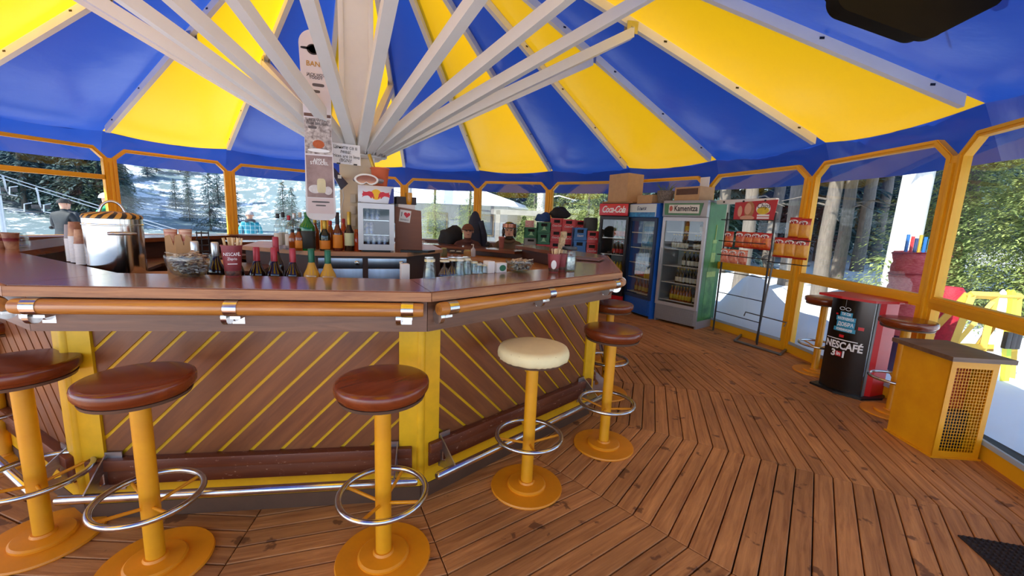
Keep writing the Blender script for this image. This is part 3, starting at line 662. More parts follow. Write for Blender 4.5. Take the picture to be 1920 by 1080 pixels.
# white parcel and dark box behind, cocktail glass
p = py(755, 392, -.3); b = MB(); b.box((0, 0, .09), (.17, .2, .18), bev=.01); o = b.build('paper_package', PAPER, None, T(p.x, -.3, 1.405) @ rotz(.3)); tag(o, 'stack of white paper packs standing on the brown panel box', 'package')
b = MB(); b.box((0, 0, .035), (.19, .2, .07), bev=.004); o = b.build('carton', mat('dark carton', lin(60, 50, 52), .6, var=.1), None, T(p.x + .01, -.28, 1.586) @ rotz(.2)); tag(o, 'dark flat carton lying on the white paper packs', 'box')
# brown coffee machine panel box
p0, p1 = py(737, 465, -.45), py(788, 465, -.45); cx = (p0.x + p1.x) / 2 + .02
pnl = thing('back_panel_box', 'brown slanted panel box with heart sticker right of the small fridge', 'box', (cx, -.40, ZI), -.12)
hh = py(760, 388, -.45).z - ZI
b = MB(); b.prism([(-.12, -.0), (.13, .0), (.115, hh - .03), (-.12, hh)], -.08, .12, LX); b.build('panel', mat_wood('brown laminate', lin(116, 66, 44), lin(132, 78, 52), .45, 2, (1, 1, 6), .03, .03), pnl, smooth=0)
b = MB(); b.prism([(-.05, -.055), (.05, -.055), (.05, .055), (-.05, .055)], 0, .002); st_ = b.build('sticker', PAPER, pnl, frame((-.03, -.082, hh - .085), (1, 0, -.12)), smooth=0)
hp = [(.0, -.026)] + [(.0018 * 16 * math.sin(t) ** 3, .0018 * (13 * math.cos(t) - 5 * math.cos(2 * t) - 2 * math.cos(3 * t) - math.cos(4 * t)) + .002) for t in [PI - i * 2 * PI / 30 for i in range(1, 30)]]
b = MB(); b.prism([(x + .016, y + .012) for x, y in hp], .002, .0032); b.build('heart', RS, st_, smooth=0)
text('I', .06, INK, st_, T(-.032, .012, .0025)); text('BANSKO', .019, INK, st_, T(0, -.034, .0025))
b = MB(); b.prism([(-.12, -.12), (.13, -.12), (.2, .0), (-.1, .05)], 0, .02); b.build('base', BLACK, pnl, T(.05, -.05, .0), smooth=0)
# amber plastic cup on a clear stem
p = py(766, 362, -.35); b = MB()
g = thing('cocktail_cup', 'amber tulip shaped cup on a clear tall glass above the brown panel', 'cup', (p.x, -.36, 1.405))
b = MB(); b.lathe([(0, 0), (.03, 0), (.03, .004), (.012, .012), (.01, .06), (.018, .09), (.02, .16), (0, .16)], 18); b.build('stem', GLASSW, g, smooth=50)
b = MB(); b.lathe([(0, .15), (.018, .16), (.03, .2), (.034, .26), (.033, .29), (.03, .29), (.0, .2)], 20); b.build('bowl', mat('amber plastic', lin(222, 150, 30), .25, var=.1), g, smooth=50)
# worktop clutter right of panel
for i, (px, yy) in enumerate(((792, 467),)):
    p = pz(px, yy - 6, ZI); b = MB(); 
    for q in range(9): b.box((random.uniform(-.06, .06), random.uniform(-.05, .05), .004 + .006 * q), (.12, .07, .005), M=rotz(random.uniform(-1, 1)))
    o = b.build('paper_stack', PAPER, None, T(p.x - .04, p.y + .06, ZI), smooth=0); tag(o, 'loose pile of white receipts at the end of the pale worktop', 'papers')
# price sign on the pole, tablet below it
SY = -.36
sc_, sx_ = py(648, 289, SY), py(677, 289, SY); SW = (sx_.x - py(619, 289, SY).x); SH = py(648, 270, SY).z - py(648, 308, SY).z
sg = thing('price_sign', 'white paper notice with black lettering about prices fixed to the pole', 'sign', (sc_.x, SY, sc_.z))
b = MB(); b.prism([(-SW / 2, -SH / 2), (SW / 2, -SH / 2), (SW / 2 - .01, SH / 2), (-SW / 2, SH / 2)], 0, .004, frame((0, 0, 0), (1, 0, -.03))); b.build('sheet', PAPER, sg, smooth=0)
for s_, z_ in (('Цените са в', .055), ('лева!', .018), ('Prices are in leva', -.02), ('(BGN)!', -.056)): text(s_, .042, INK, sg, frame((0, -.0058, z_), (1, 0, -.03)), width=.82)
for x in (-.06, .08): b = MB(); b.box((x, -.004, -SH / 2 + .002), (.03, .012, .012)); b.build('clip', BLACK, sg)
b = MB(); b.box((0, .11, 0), (.06, .2, .02)); b.build('holder', WHITE, sg)
p = py(637, 338, -.3); t = thing('tablet', 'dark tablet screen seen at an angle below the price notice', 'tablet', p, .0)
b = MB(); b.prism([(-.055, .035), (.01, -.085), (.07, -.025), (-.055, .115)], -.012, .012, frame((0, 0, 0), (1, .2, 0))); b.build('screen', mat('dark screen', lin(60, 40, 44), .2, var=.1), t, smooth=0)
b = MB(); b.tube([(.02, 0, -.06), (.03, 0, -.15), (.01, .02, -.25), (.02, .03, -.4), (.015, .04, -.47)], .004, 6); b.build('cable', WHITE, t, smooth=60)
b = MB(); b.box((0, .06, .03), (.03, .16, .03)); b.build('bracket', WHITE, t)
for i in range(4):
    p = py(662, 372 + 22 * i, -.17); b = MB(); b.box((0, 0, 0), (.05, .05, .08), bev=.006); o = b.build('cable_cover', mat('pale plastic', lin(222, 210, 186), .5, var=.05), None, T(p.x, -.17, p.z)); tag(o, 'pale plastic cable duct cover on the pole, number %s from the top' % ('one two three four'.split()[i]), 'cable cover')
# ------------------------------------------------------------------ snowboard advert
BY = -.52
tp, bt = py(589, 56, BY), py(603, 413, BY); ctr = (tp + bt) / 2; LEN = (tp - bt).length; BW = (py(629, 235, BY).x - py(571, 235, BY).x)
ax = (tp - bt).normalized()
sb = thing('snowboard', 'white snowboard printed with drink adverts hanging upright before the pole', 'snowboard', ctr)
MBD = frame((0, 0, 0), ax.cross(Vector((0, 1, 0))) * -1 if False else Vector((ax.z, 0, -ax.x)), up=ax)
def bo(s, n=14):
    w, h = BW / 2, LEN / 2; pts = []
    for i in range(n + 1): t = PI * i / n; pts.append((w * math.cos(t) * s, (h - w * .95) + w * .95 * math.sin(t) * s))
    pts += [(-w * .87 * s, 0)]
    for i in range(n + 1):
        t = PI + PI * i / n; c, q = math.cos(t), math.sin(t)
        pts.append((w * s * math.copysign(abs(c) ** .55, c), -(h - w * .7) + w * .7 * math.copysign(abs(q) ** .7, q) * s))
    pts += [(w * .87 * s, 0)]
    return pts
b = MB(); b.prism(bo(1), -.006, .006, MBD); b.build('deck', mat('glossy white board', lin(228, 222, 224), .25, var=.04), sb, smooth=40)
hw = BW / 2 * .86
def patch(name, y0, y1, m, x0=-1, x1=1, d=.0068): b = MB(); b.prism([(x0 * hw, y0), (x1 * hw, y0), (x1 * hw, y1), (x0 * hw, y1)], d - .0006, d, MBD); return b.build(name, m, sb, smooth=0)
Y = lambda py_: (235 - py_) / (413 - 56) * LEN    # row of the photograph -> along the board
DB = mat('printed dark brown', lin(110, 76, 62), .4, var=.15); ph1 = mat('printed photo white', lin(232, 226, 226), .4, var=.25, vscale=18); ph2 = mat('printed photo tea', lin(222, 212, 204), .4, vscale=30, var=.65, col2=lin(96, 78, 74)); ph3 = mat('printed photo strudel', lin(176, 150, 146), .4, vscale=5, var=.5, col2=lin(120, 92, 90)); PINK = mat('printed pale pink', lin(222, 204, 204), .4, var=.06)
patch('print_band', Y(214), Y(208), DB); patch('print_photo_tea', Y(284), Y(216), ph2); patch('print_photo_strudel', Y(368), Y(287), ph3); patch('print_foot', Y(400), Y(370), PINK)
tm = lambda x, r, d=.0072: MBD @ T(x * hw, Y(r), d)
def pill(name, x, r, w, h, m, d=.0072): b = MB(); b.prism([(w * math.copysign(abs(math.cos(t)) ** .4, math.cos(t)), h * math.copysign(abs(math.sin(t)) ** .6, math.sin(t))) for t in [2 * PI * (i + .5) / 20 for i in range(20)]], 0, .0008, tm(x, r, d)); b.build(name, m, sb, smooth=0)
def disc(name, x, r, w, h, m): b = MB(); b.prism([(w * math.cos(t), h * math.sin(t)) for t in [2 * PI * i / 24 for i in range(24)]], 0, .0008, tm(x, r)); b.build(name, m, sb, smooth=0)
GREY = mat('printed grey', lin(96, 90, 90), .4, var=.1); LEM = mat('printed lemon', lin(232, 200, 30), .4, var=.2, vscale=30); TEA = mat('printed tea', lin(196, 92, 36), .35, var=.3, vscale=30); BLK = mat('printed black', lin(30, 26, 26), .3, var=.2); FIG = mat('printed fig', lin(150, 56, 60), .4, var=.3, vscale=40); GOLDI = mat('printed gold', lin(196, 146, 50), .4, var=.1)
for s_, r, z, m in (('BANK', 118, .055, GOLDI), ('JACK HOT', 137, .030, GREY), ('TODDY', 142.5, .030, GREY), ('TEA WITH', 221, .030, GREY), ('RUM BRUGAL', 226.5, .030, GREY), ('APPLE', 296, .036, WINK), ('STRUDEL', 301.5, .036, WINK)): text(s_, z, m, sb, tm(0, r, .0082), width=.95, bold=.0006)
pill('print_band_strap', -.05, 91, hw * .99, .01, BLK); disc('print_goggle', -.12, 92, .048, .04, BLK); disc('print_goggle_glass', -.1, 91.5, .036, .03, LEM)
pill('print_pill', .15, 155, .045, .012, GREY); pill('print_pill', -.05, 167, .032, .011, GREY); disc('print_fig', -.75, 178, .02, .034, FIG)
disc('print_lemon', -.1, 188, .045, .036, LEM); disc('print_lemon', .05, 196, .05, .03, LEM); pill('print_pill', -.4, 234, .032, .011, GREY); disc('print_tea_cup', 0, 265, .045, .034, TEA); disc('print_saucer', 0, 277, .085, .015, WINK)
disc('print_apple', -.4, 352, .05, .035, ph1); disc('print_apple', .6, 354, .032, .035, ph1); pill('print_glass', .1, 345, .034, .06, mat('printed drink', lin(226, 214, 170), .4, var=.15, vscale=12), .0082); pill('print_bar', 0, 377, .07, .007, GREY); pill('print_bar', 0, 384, .04, .006, GREY)
b = MB(); b.box((0, .2, .3), (.05, .38, .04)); b.build('wall_mount', WHITE, sb)
# ================================================================== THINGS ON THE COUNTER
# steel urn with striped lid, standing on the inner shelf
pl, pr = on_face(165, 450, -1, 2.0), on_face(268, 450, -1, 2.0); UR = .185
c0 = pdep(216, 450, 2.26); ztop = pdep(217, 402, 2.26).z
ur = thing('stock_pot', 'large shiny steel pot with orange and black striped lid on the left of the bar', 'pot', (c0.x, c0.y, ZS), .4)
UH = ztop - ZS; UR = 42 * 2.26 / FPX
b = MB(); b.lathe([(0, 0), (UR * .93, 0), (UR, .03), (UR, UH * .88), (UR * 1.03, UH * .885), (UR * 1.03, UH * .895), (UR, UH * .9), (UR, UH * .96), (0, UH * .96)], 48); b.build('body', mat('polished steel', (.66, .64, .6), .14, 1., var=.12, vscale=4), ur, smooth=40)
lid = MB(); n = 64; prof = [(UR * 1.0, UH * .955, 0), (UR * 1.02, UH * .97, .25), (UR * .96, UH * .995, .5), (UR * .7, UH * 1.02, 1.1), (UR * .3, UH * 1.03, 1.7), (0.002, UH * 1.035, 2)]
vs = []; fs = []; mi = []
for r, z, tw in prof:
    for i in range(n): a = 2 * PI * i / n + tw * .25; vs.append((r * math.cos(a), r * math.sin(a), z))
for q in range(len(prof) - 1):
    for i in range(n):
        k = (i + 1) % n; lid.add([], []); fs.append((q * n + i, q * n + k, (q + 1) * n + k, (q + 1) * n + i)); mi.append((i // 2) % 2)
lid.v = vs; lid.f = fs; lid.mi = mi; lid.build('striped_lid', [mat('orange stripe', lin(214, 150, 50), .5, var=.1), mat('black stripe', lin(40, 28, 22), .5, var=.1)], ur, smooth=60)
b = MB(); b.tube([(.05 * math.cos(t), 0, UH * 1.0 + .07 * math.sin(t)) for t in [PI * i / 12 for i in range(13)]], .007, 8); b.build('lid_handle', CHROME, ur, smooth=60)
for s_ in (0, PI):
    a0 = -1.35 + s_; b = MB(); b.tube([((UR + .0) * math.cos(a0 - .4), (UR) * math.sin(a0 - .4), UH * .8)] + [((UR + .03) * math.cos(a0 + t), (UR + .03) * math.sin(a0 + t), UH * .8) for t in (-.35, -.2, 0, .2, .35)] + [((UR) * math.cos(a0 + .4), UR * math.sin(a0 + .4), UH * .8)], .008, 8); b.build('side_handle', CHROME, ur, smooth=60)
# paper cups
CUPW = mat('white paper cup', lin(226, 222, 220), .6, var=.06); CUPR = mat('maroon paper cup', lin(146, 60, 62), .5, var=.25, vscale=14, col2=lin(120, 40, 46)); CUPB = mat('printed paper cup', lin(196, 150, 112), .55, vscale=14, var=.5, col2=lin(130, 66, 50))
def cup_stack(label, loc, nst, dz=.011, r=.036, h=.095, cm=CUPB):
    t = thing('cup_stack', label, 'cups', loc, random.uniform(0, 6))
    b = MB(); b.lathe([(0, .004), (r * .72, 0), (r * .76, .003), (r * .98, h * .93), (r * 1.05, h * .95), (r * 1.05, h), (r, h)], 22); me = b.mesh('cup', CUPW, 50)
    b = MB(); b.lathe([(r, 0), (r * .76, h - .003), (r * .74, h), (0, h)], 22); 
    q = MB()
    for i in range(nst):
        q2 = MB(); z = i * dz; q2.lathe([(r * 1.06, z), (r * 1.06, z + .004), (r * 1.0, z + .005), (r * .985, z + dz)], 22); q2.build('cup_rim', CUPW, t, smooth=40)
    b = MB(); z = nst * dz; b.lathe([(r * 1.06, z), (r * 1.06, z + .004), (r, z + .005), (r * .78, z + h), (r * .74, z + h + .002), (r * .72, z + h - .006), (0, z + h - .006)], 22); b.build('top_cup', cm, t, smooth=40)
    return t
for px, yb, ns, cm, lab in ((140, 489, 15, mat('grey paper cup', lin(150, 140, 140), .6, var=.1), 'stack of upturned grey paper cups, left of the three by the steel pot'), (148, 491, 17, CUPB, 'tallest stack of upturned paper cups, middle of the three by the steel pot'), (158, 495, 13, CUPB, 'stack of upturned paper cups with cream print nearest the steel pot')):
    p = pz(px, yb, ZT); cup_stack(lab, (p.x, p.y, ZT), ns, .0085, .03, .075, cm)
for px, yb, lab in ((23, 466, 'brown printed paper cup standing by a glass jug at far left'), (3, 465, 'dark printed paper cup at the left picture edge')):
    p = pz(px, yb, ZT); t = thing('paper_cup', lab, 'cup', (p.x, p.y, ZT)); b = MB(); b.lathe([(0, 0), (.03, 0), (.041, .1), (.043, .1), (.043, .104), (.039, .104), (.029, .006), (0, .006)], 24); b.build('cup', CUPB, t, smooth=50)
    b = MB(); b.lathe([(.0355, .05), (.0385, .07), (.0395, .071)], 24); b.build('sleeve', CUPR, t, smooth=50)
p = pz(36, 464, ZT); t = thing('glass_jug', 'clear glass jug with handle behind the brown paper cup', 'jug', (p.x, p.y, ZT), 2.4); b = MB(); b.lathe([(0, 0), (.045, 0), (.055, .02), (.05, .07), (.043, .1), (.045, .105), (.04, .1), (.05, .02), (0, .008)], 24); b.build('body', GLASSW, t, smooth=50)
b = MB(); b.tube([(.05, 0, .09), (.085, 0, .085), (.09, 0, .05), (.055, 0, .025)], .006, 8); b.build('handle', GLASSW, t, smooth=60)
# sugar bowl and coffee cup
SUG = mat('sugar stick paper', lin(226, 206, 176), .6, vscale=60, var=.7, col2=lin(90, 60, 50), stretch=(1, 1, 1), rnd=.1)
SUGB = mat('black white sachet paper', lin(240, 238, 234), .5, vscale=38, var=.9, col2=lin(60, 54, 54))
def bowl(label, loc, r, h, nst, wm, am=None, spread=1.):
    t = thing('sugar_bowl', label, 'bowl', loc)
    b = MB(); n = 12; prof = [(0, .0), (r * .45, 0), (r * .5, .004)] + [(r * (.5 + .5 * math.sin(PI / 2 * i / n)), .004 + (h - .004) * (1 - math.cos(PI / 2 * i / n))) for i in range(1, n + 1)]
    inn = [(q[0] * .97, q[1] + .003) for q in prof[::-1]]; b.lathe(prof + inn[:-2] + [(0, .008)], 40); b.build('bowl', GLASSW, t, smooth=60)
    rnd = random.Random(3); 
    for i in range(nst):
        a = rnd.uniform(0, 2 * PI); rr = r * .62 * math.sqrt(rnd.random()); z = .02 + (h * 1.08 - .02) * (i / nst); rr *= min(1, .4 + z / h * .8)
        q = MB(); q.box((0, 0, 0), (.075 * spread, .012, .006)); o = q.build('sugar_stick', SUG if i > nst * .55 else SUGB, None, T(loc[0] + rr * math.cos(a), loc[1] + rr * math.sin(a), loc[2] + z) @ Euler((rnd.uniform(-.4, .4), rnd.uniform(-.35, .35), rnd.uniform(0, PI))).to_matrix().to_4x4(), smooth=0)
        tag(o, am, 'sugar stick', am)
    return t
p = pz(357, 517, ZT); bowl('clear glass bowl full of paper sugar sticks on the front counter', (p.x, p.y, ZT), .095, .1, 100, 0, 'paper sugar stick in the glass bowl on the left front counter')
def coffee_cup(label, loc, sticks, r=.045, h=.115, txt=True, am=None):
    t = thing('coffee_cup', label, 'cup', loc)
    b = MB(); b.lathe([(0, 0), (r * .72, 0), (r * .74, .004), (r, h), (r * 1.05, h), (r * 1.05, h + .005), (r * .97, h + .005), (r * .7, .008), (0, .008)], 32); b.build('cup', CUPR, t, smooth=50)
    b = MB(); b.lathe([(r * .745, .005), (r * .76, .008), (r * .81, .028), (r * .80, .029)], 32); b.build('printed_base', mat('coffee bean print', lin(110, 64, 46), .5, vscale=90, var=.8, col2=lin(40, 20, 16)), t, smooth=50)
    rnd = random.Random(5)
    for i in range(sticks):
        a = rnd.uniform(0, 2 * PI); rr = r * .7 * math.sqrt(rnd.random()); q = MB(); q.box((0, 0, (h + .03) / 2), (.006, .0018, h + .03), bev=0)
        o = q.build('stirrer', mat('birch stirrer', lin(226, 196, 150), .7, var=.1), None, T(loc[0] + rr * math.cos(a) * .5, loc[1] + rr * math.sin(a) * .5, loc[2] + .012) @ Euler((.28 * math.sin(a) * -1 * rr / r, .28 * math.cos(a) * rr / r, a)).to_matrix().to_4x4(), smooth=0); tag(o, am, 'stirrer', am)
    return t
p = pz(437, 518, ZT); cc = coffee_cup('maroon paper cup with white lettering holding wooden stirrers on the front counter', (p.x, p.y + .005, ZT), 22, .045, .15, am='thin wooden stirrer in the maroon cup on the left front counter')
for s_, z_, w in (('NESCAFÉ.', .112, .022), ('Zlaprio', .09, .018)):
    dx = (Vector((0, -4.46, 0)) - Vector((cc.location.x, cc.location.y, 0))).normalized(); xr = Vector((-dx.y, dx.x, 0)) 
    text(s_, w, WINK, cc, frame((dx.x * .0465, dx.y * .0465, z_), xr), width=.75)
b = MB(); b.box((0, 0, 0), (.04, .006, .003)); b.build('print_line', WINK, cc, T(dx.x * .041, dx.y * .041, .065) @ rotz(math.atan2(xr.y, xr.x)))
# kraft carriers with striped cups behind
for px, yb, lab, rz in ((328, 470, 'left kraft cardboard cup carrier behind the glass bowl', .2), (345, 470, 'right kraft cardboard cup carrier with striped cups behind the glass bowl', .35)):
    p = on_face(px, yb, -1, 1.86); t = thing('cup_carrier', lab, 'cup carrier', (p.x, p.y, ZS), rz)
    z0 = p.z - ZS
    b = MB(); b.prism([(-.035, 0), (.035, 0), (.035, z0 + .07), (.012, z0 + .09), (0, z0 + .03), (-.012, z0 + .09), (-.035, z0 + .08)], -.03, .03, LX); b.build('carton', CARD, t, smooth=0)
    b = MB(); b.lathe([(.024, z0 + .04), (.03, z0 + .115), (.032, z0 + .116), (.0, z0 + .11)], 18, c=(.012 if 'right' in lab else -.012, -.0, 0)); b.build('striped_cup', mat('red striped cup', lin(176, 74, 56), .5, vscale=70, var=.7, col2=lin(226, 190, 160), stretch=(.05, .05, 1)), t, smooth=50)
p = on_face(300, 470, -1, 1.78); b = MB(); 
for q in range(6): b.box((random.uniform(-.03, .03), random.uniform(-.03, .03), .03 + .025 * q), (.22, .16, .02), M=rotz(random.uniform(-.5, .5)))
o = b.build('cardboard_sheets', CARD_D, None, T(p.x, p.y, ZS), smooth=0); tag(o, 'crumpled pile of brown cardboard right of the steel pot', 'cardboard')
p = on_face(398, 460, -1, 1.5); b = MB(); b.prism([(-.12, 0), (.12, 0), (.09, .13), (-.12, .15)], -.1, .1, LX); o = b.build('cardboard_box', CARD, None, T(p.x, p.y, 1.0), smooth=0); tag(o, 'open cardboard box behind the silver capped bottles', 'box')
b = MB(); b.box((0, 0, .5), (.5, .34, 1.0)); o = b.build('back_cabinet', BROWN, None, T(p.x, p.y, 0) @ rotz(.2)); tag(o, 'low brown cabinet behind the silver capped bottles', 'cabinet')
p = on_face(380, 450, -1, 1.75); t = thing('syrup_rack', 'small wire rack behind the left silver capped bottle', 'rack', (p.x, p.y, ZS)); z0 = p.z - ZS
for q in range(5): b = MB(); b.tube([(.03 * math.cos(a), .03 * math.sin(a), z0 + .04 - q * .035) for a in [2 * PI * i / 16 for i in range(16)]], .003, 6, True); b.build('hoop', DARKMETAL, t, smooth=60)
for a in (0, 2, 4): b = MB(); b.tube([(.03 * math.cos(a), .03 * math.sin(a), 0), (.03 * math.cos(a), .03 * math.sin(a), z0 + .05)], .003, 6); b.build('wire', DARKMETAL, t, smooth=60)
# right counter: glasses upside down, tea boxes, sachet bowl, cups, jar
def glass_up(label, loc, r, h, kind=0, group='upturned glasses'):
    t = thing('drinking_glass', label, 'glass', loc, 0, group)
    b = MB()
    if kind == 0: b.lathe([(r, 0), (r * .98, .002), (r * .72, h * .8), (r * .78, h * .9), (r * .74, h), (0, h), (0, h - .006), (r * .66, h - .008), (r * .68, h * .8), (r * .94, .002)], 24)
    else: b.lathe([(r, 0), (r * .95, h * .12), (r * .45, h * .45), (r * .2, h * .55), (r * .16, h * .85), (r * .8, h * .97), (r * .8, h), (0, h), (0, h - .004), (r * .1, h * .5), (r * .4, h * .42), (r * .9, h * .1)], 24)
    b.build('glass', GLASSW, t, smooth=50)
    b = MB(); b.lathe([(r * .76, h * .8), (r * .775, h * .83), (r * .77, h * .9), (r * .75, h * .91)], 24); b.build('print', mat('gold print', lin(216, 190, 90), .4, var=.6, vscale=60, col2=lin(230, 226, 215)), t, smooth=50)
    return t
for px, yb, r, h, kd, lab in ((806, 522, .038, .115, 0, 'upturned printed beer glass, first from the left on the right counter'), (834, 517, .036, .10, 1, 'upturned stemmed glass, second from the left on the right counter'), (848, 516, .034, .105, 1, 'upturned stemmed glass, third from the left on the right counter'), (862, 516, .034, .105, 0, 'upturned printed glass, fourth from the left on the right counter'), (875, 514, .034, .105, 0, 'upturned printed glass, fifth from the left on the right counter'), (889, 513, .03, .08, 0, 'small upturned glass, sixth from the left on the right counter'), (898, 513, .028, .065, 0, 'small upturned glass, seventh from the left on the right counter'), (908, 512, .026, .055, 0, 'smallest upturned glass beside the white tea box')):
    p = pz(px, yb, ZT); glass_up(lab, (p.x, p.y + .01, ZT), r, h, kd)
def boxthing(name, label, cat, loc, dims, m, rz=0., parts=None, group=None, bev=.003):
    t = thing(name, label, cat, loc, rz, group); b = MB(); b.box((0, 0, dims[2] / 2), dims, bev=bev); b.build('body', m, t); return t
p = pz(918, 512, ZT); t = boxthing('tea_box', 'white tea box with dark edge behind the small glasses', 'box', (p.x, p.y + .02, ZT), (.05, .06, .075), PAPER, .3)
p = pz(937, 511, ZT); t = boxthing('tea_box', 'white tea box with green leaf emblem on the right counter', 'box', (p.x, p.y + .02, ZT), (.085, .06, .062), PAPER, .42)
b = MB(); b.prism([(.028 * math.cos(a), .02 * math.sin(a)) for a in [2 * PI * i / 20 for i in range(20)]], 0, .001, frame((0.005, -.0305, .03), (1, 0, 0))); b.build('emblem', GREENP, t, smooth=0)
p = pz(975, 510, ZT); bw = bowl('glass bowl of black and white sugar sachets on the right counter', (p.x, p.y + .02, ZT), .092, .075, 60, 0, 'sugar sachet in the glass bowl on the right counter', 1.1)
p = pz(1040, 511, ZT); c2 = coffee_cup('maroon paper cup with cream swirl on the right counter, full of packets', (p.x, p.y + .02, ZT), 8, .045, .12, am='thin wooden stirrer in the maroon cup on the right counter')
dx = (Vector((0, -4.46, 0)) - Vector((c2.location.x, c2.location.y, 0))).normalized(); b = MB(); b.prism([(.018 * math.cos(a), .03 * math.sin(a)) for a in [2 * PI * i / 20 for i in range(20)]], 0, .001, frame((dx.x * .043, dx.y * .043, .055), (-dx.y, dx.x, 0))); b.build('swirl', CUPW, c2, smooth=0)
p = pz(1055, 509, ZT); coffee_cup('second maroon paper cup tucked behind the swirl cup', (p.x + .01, p.y + .05, ZT), 0, .043, .115)
p = pz(1068, 508, ZT); t = thing('glass_jar', 'round glass jar with black lid on the right counter', 'jar', (p.x, p.y + .02, ZT)); b = MB(); b.lathe([(0, 0), (.045, 0), (.052, .02), (.055, .08), (.045, .14), (.04, .15), (.037, .145), (.05, .08), (.047, .02), (0, .006)], 28); b.build('glass', GLASSW, t, smooth=50)
b = MB(); b.lathe([(0, .148), (.052, .148), (.055, .152), (.052, .17), (0, .172)], 28); b.build('lid', BLACK, t, smooth=50)
b = MB(); b.lathe([(0, .01), (.044, .01), (.048, .06), (.044, .1), (0, .1)], 20); b.build('contents', mat('silver wrapped sweets', (.7, .68, .64), .3, .7, var=.6, vscale=60), t, smooth=50)
for i in range(5):
    p = pz(1050, 490, ZT); q = MB(); q.box((0, 0, .03), (.07 - .006 * i, .06 - .004 * i, .06), bev=.012); o = q.build('snack_packet', mat('kraft packet', lin(206, 176, 134), .6, vscale=50, var=.5, rnd=.1), None, T(p.x + .02 + .01 * math.sin(i * 2), p.y + .02, ZT + .001 + i * .05) @ rotz(i * .5)); tag(o, 'paper snack packet in the tall pile behind the cups, %s from the bottom' % ('first second third fourth fifth'.split()[i]), 'packet', 'pile of snack packets')
p = pz(1095, 487, ZT); t = thing('tray', 'dark flat serving tray lying on the right end of the counter', 'tray', (p.x, p.y, ZT), -.75); b = MB(); b.box((0, 0, .01), (.34, .24, .014), bev=.006); b.build('board', mat('dark tray', lin(92, 62, 54), .25, var=.1), t); b = MB(); b.ring([(-.17, -.12), (.17, -.12), (.17, .12), (-.17, .12)], [(-.16, -.11), (.16, -.11), (.16, .11), (-.16, .11)], .012, .02); b.build('rim', mat('tray rim', lin(150, 84, 76), .3, var=.1), t)
p = py(740, 518, -1.2); t = boxthing('sugar_dispenser', 'small white printed box behind the middle counter corner', 'box', (p.x, -1.95, ZS), (.05, .05, .265), PAPER, .1)
# far counter items
for px, yb, h, r, m, lab in ((832, 470, .12, .045, mat('olive jar', lin(120, 116, 76), .4, var=.2), 'olive green jar on the far bar shelf'), (848, 470, .085, .04, GLASSW, 'clear tumbler with white print on the far shelf, left one'), (860, 471, .085, .04, GLASSW, 'clear tumbler with white print on the far shelf, right one'), (876, 471, .1, .05, mat('honey jar', lin(206, 160, 96), .4, var=.3), 'honey coloured jar on the far bar shelf')):
    p = pz(px, yb + 11, .95); t = thing('jar', lab, 'jar', (p.x, p.y, .95)); b = MB(); b.lathe([(0, 0), (r, 0), (r * 1.05, .01), (r * 1.05, h * .8), (r * .8, h * .88), (r * .8, h * .9)], 20); b.build('body', m, t, smooth=50); b = MB(); b.lathe([(r * .84, h * .88), (r * .86, h), (0, h)], 20); b.build('lid', mat('jar lid', lin(206, 196, 120), .4, var=.1) if 'tumbler' not in lab else WHT, t, smooth=50)
p = pz(887, 481, .95); t = thing('pump_bottle', 'clear pump bottle on the far bar shelf', 'bottle', (p.x, p.y, .95)); b = MB(); b.lathe([(0, 0), (.035, 0), (.035, .1), (.015, .12), (.015, .13), (0, .13)], 18); b.build('body', mat('clear gel', lin(210, 210, 214), .2, var=.1), t, smooth=50); b = MB(); b.tube([(0, 0, .12), (0, 0, .17), (-.03, 0, .17)], .008, 8); b.build('pump', WHT, t)
# ================================================================== FRIDGES
def small_bottle(name, body, cap, lab, h=.23, r=.03, nr=.012):
    b = MB(); b.lathe([(0, 0), (r, .002), (r, h * .56), (r * .55, h * .72), (nr, h * .8), (nr, h * .95)], 12, m=0)
    b.lathe([(r * 1.02, h * .12), (r * 1.03, h * .122), (r * 1.03, h * .42), (r * 1.02, h * .422)], 12, m=2)
    b.lathe([(nr * 1.2, h * .93), (nr * 1.2, h), (0, h)], 10, m=1); return b.mesh(name, [body, cap, lab], 50)
LABW = mat('cream bottle label', lin(226, 222, 206), .6, var=.2, vscale=40); LABY = mat('yellow bottle label', lin(214, 178, 40), .6, var=.2, vscale=40); LABB = mat('blue bottle label', lin(90, 150, 190), .6, var=.2, vscale=40)
beer_me = small_bottle('beer_bottle', BEERG, GOLD, LABW); brown_me = small_bottle('beer_bottle', AMB, GOLD, LABY); cola_me = small_bottle('soda_bottle', WINE, RED, RED, .24, .031)
water_me = small_bottle('water_bottle', mat('water plastic', lin(176, 196, 200), .15, 0, .6, var=.15), BLUEP, LABB, .25, .033); juice_me = small_bottle('juice_bottle', mat('yellow juice', lin(214, 180, 40), .2, var=.2), GREENP, LABY, .2, .033); green_me = small_bottle('soda_bottle', mat('green soda plastic', lin(80, 120, 60), .2, var=.2), GREENP, mat('orange soda label', lin(220, 110, 40), .5, var=.2), .3, .042)
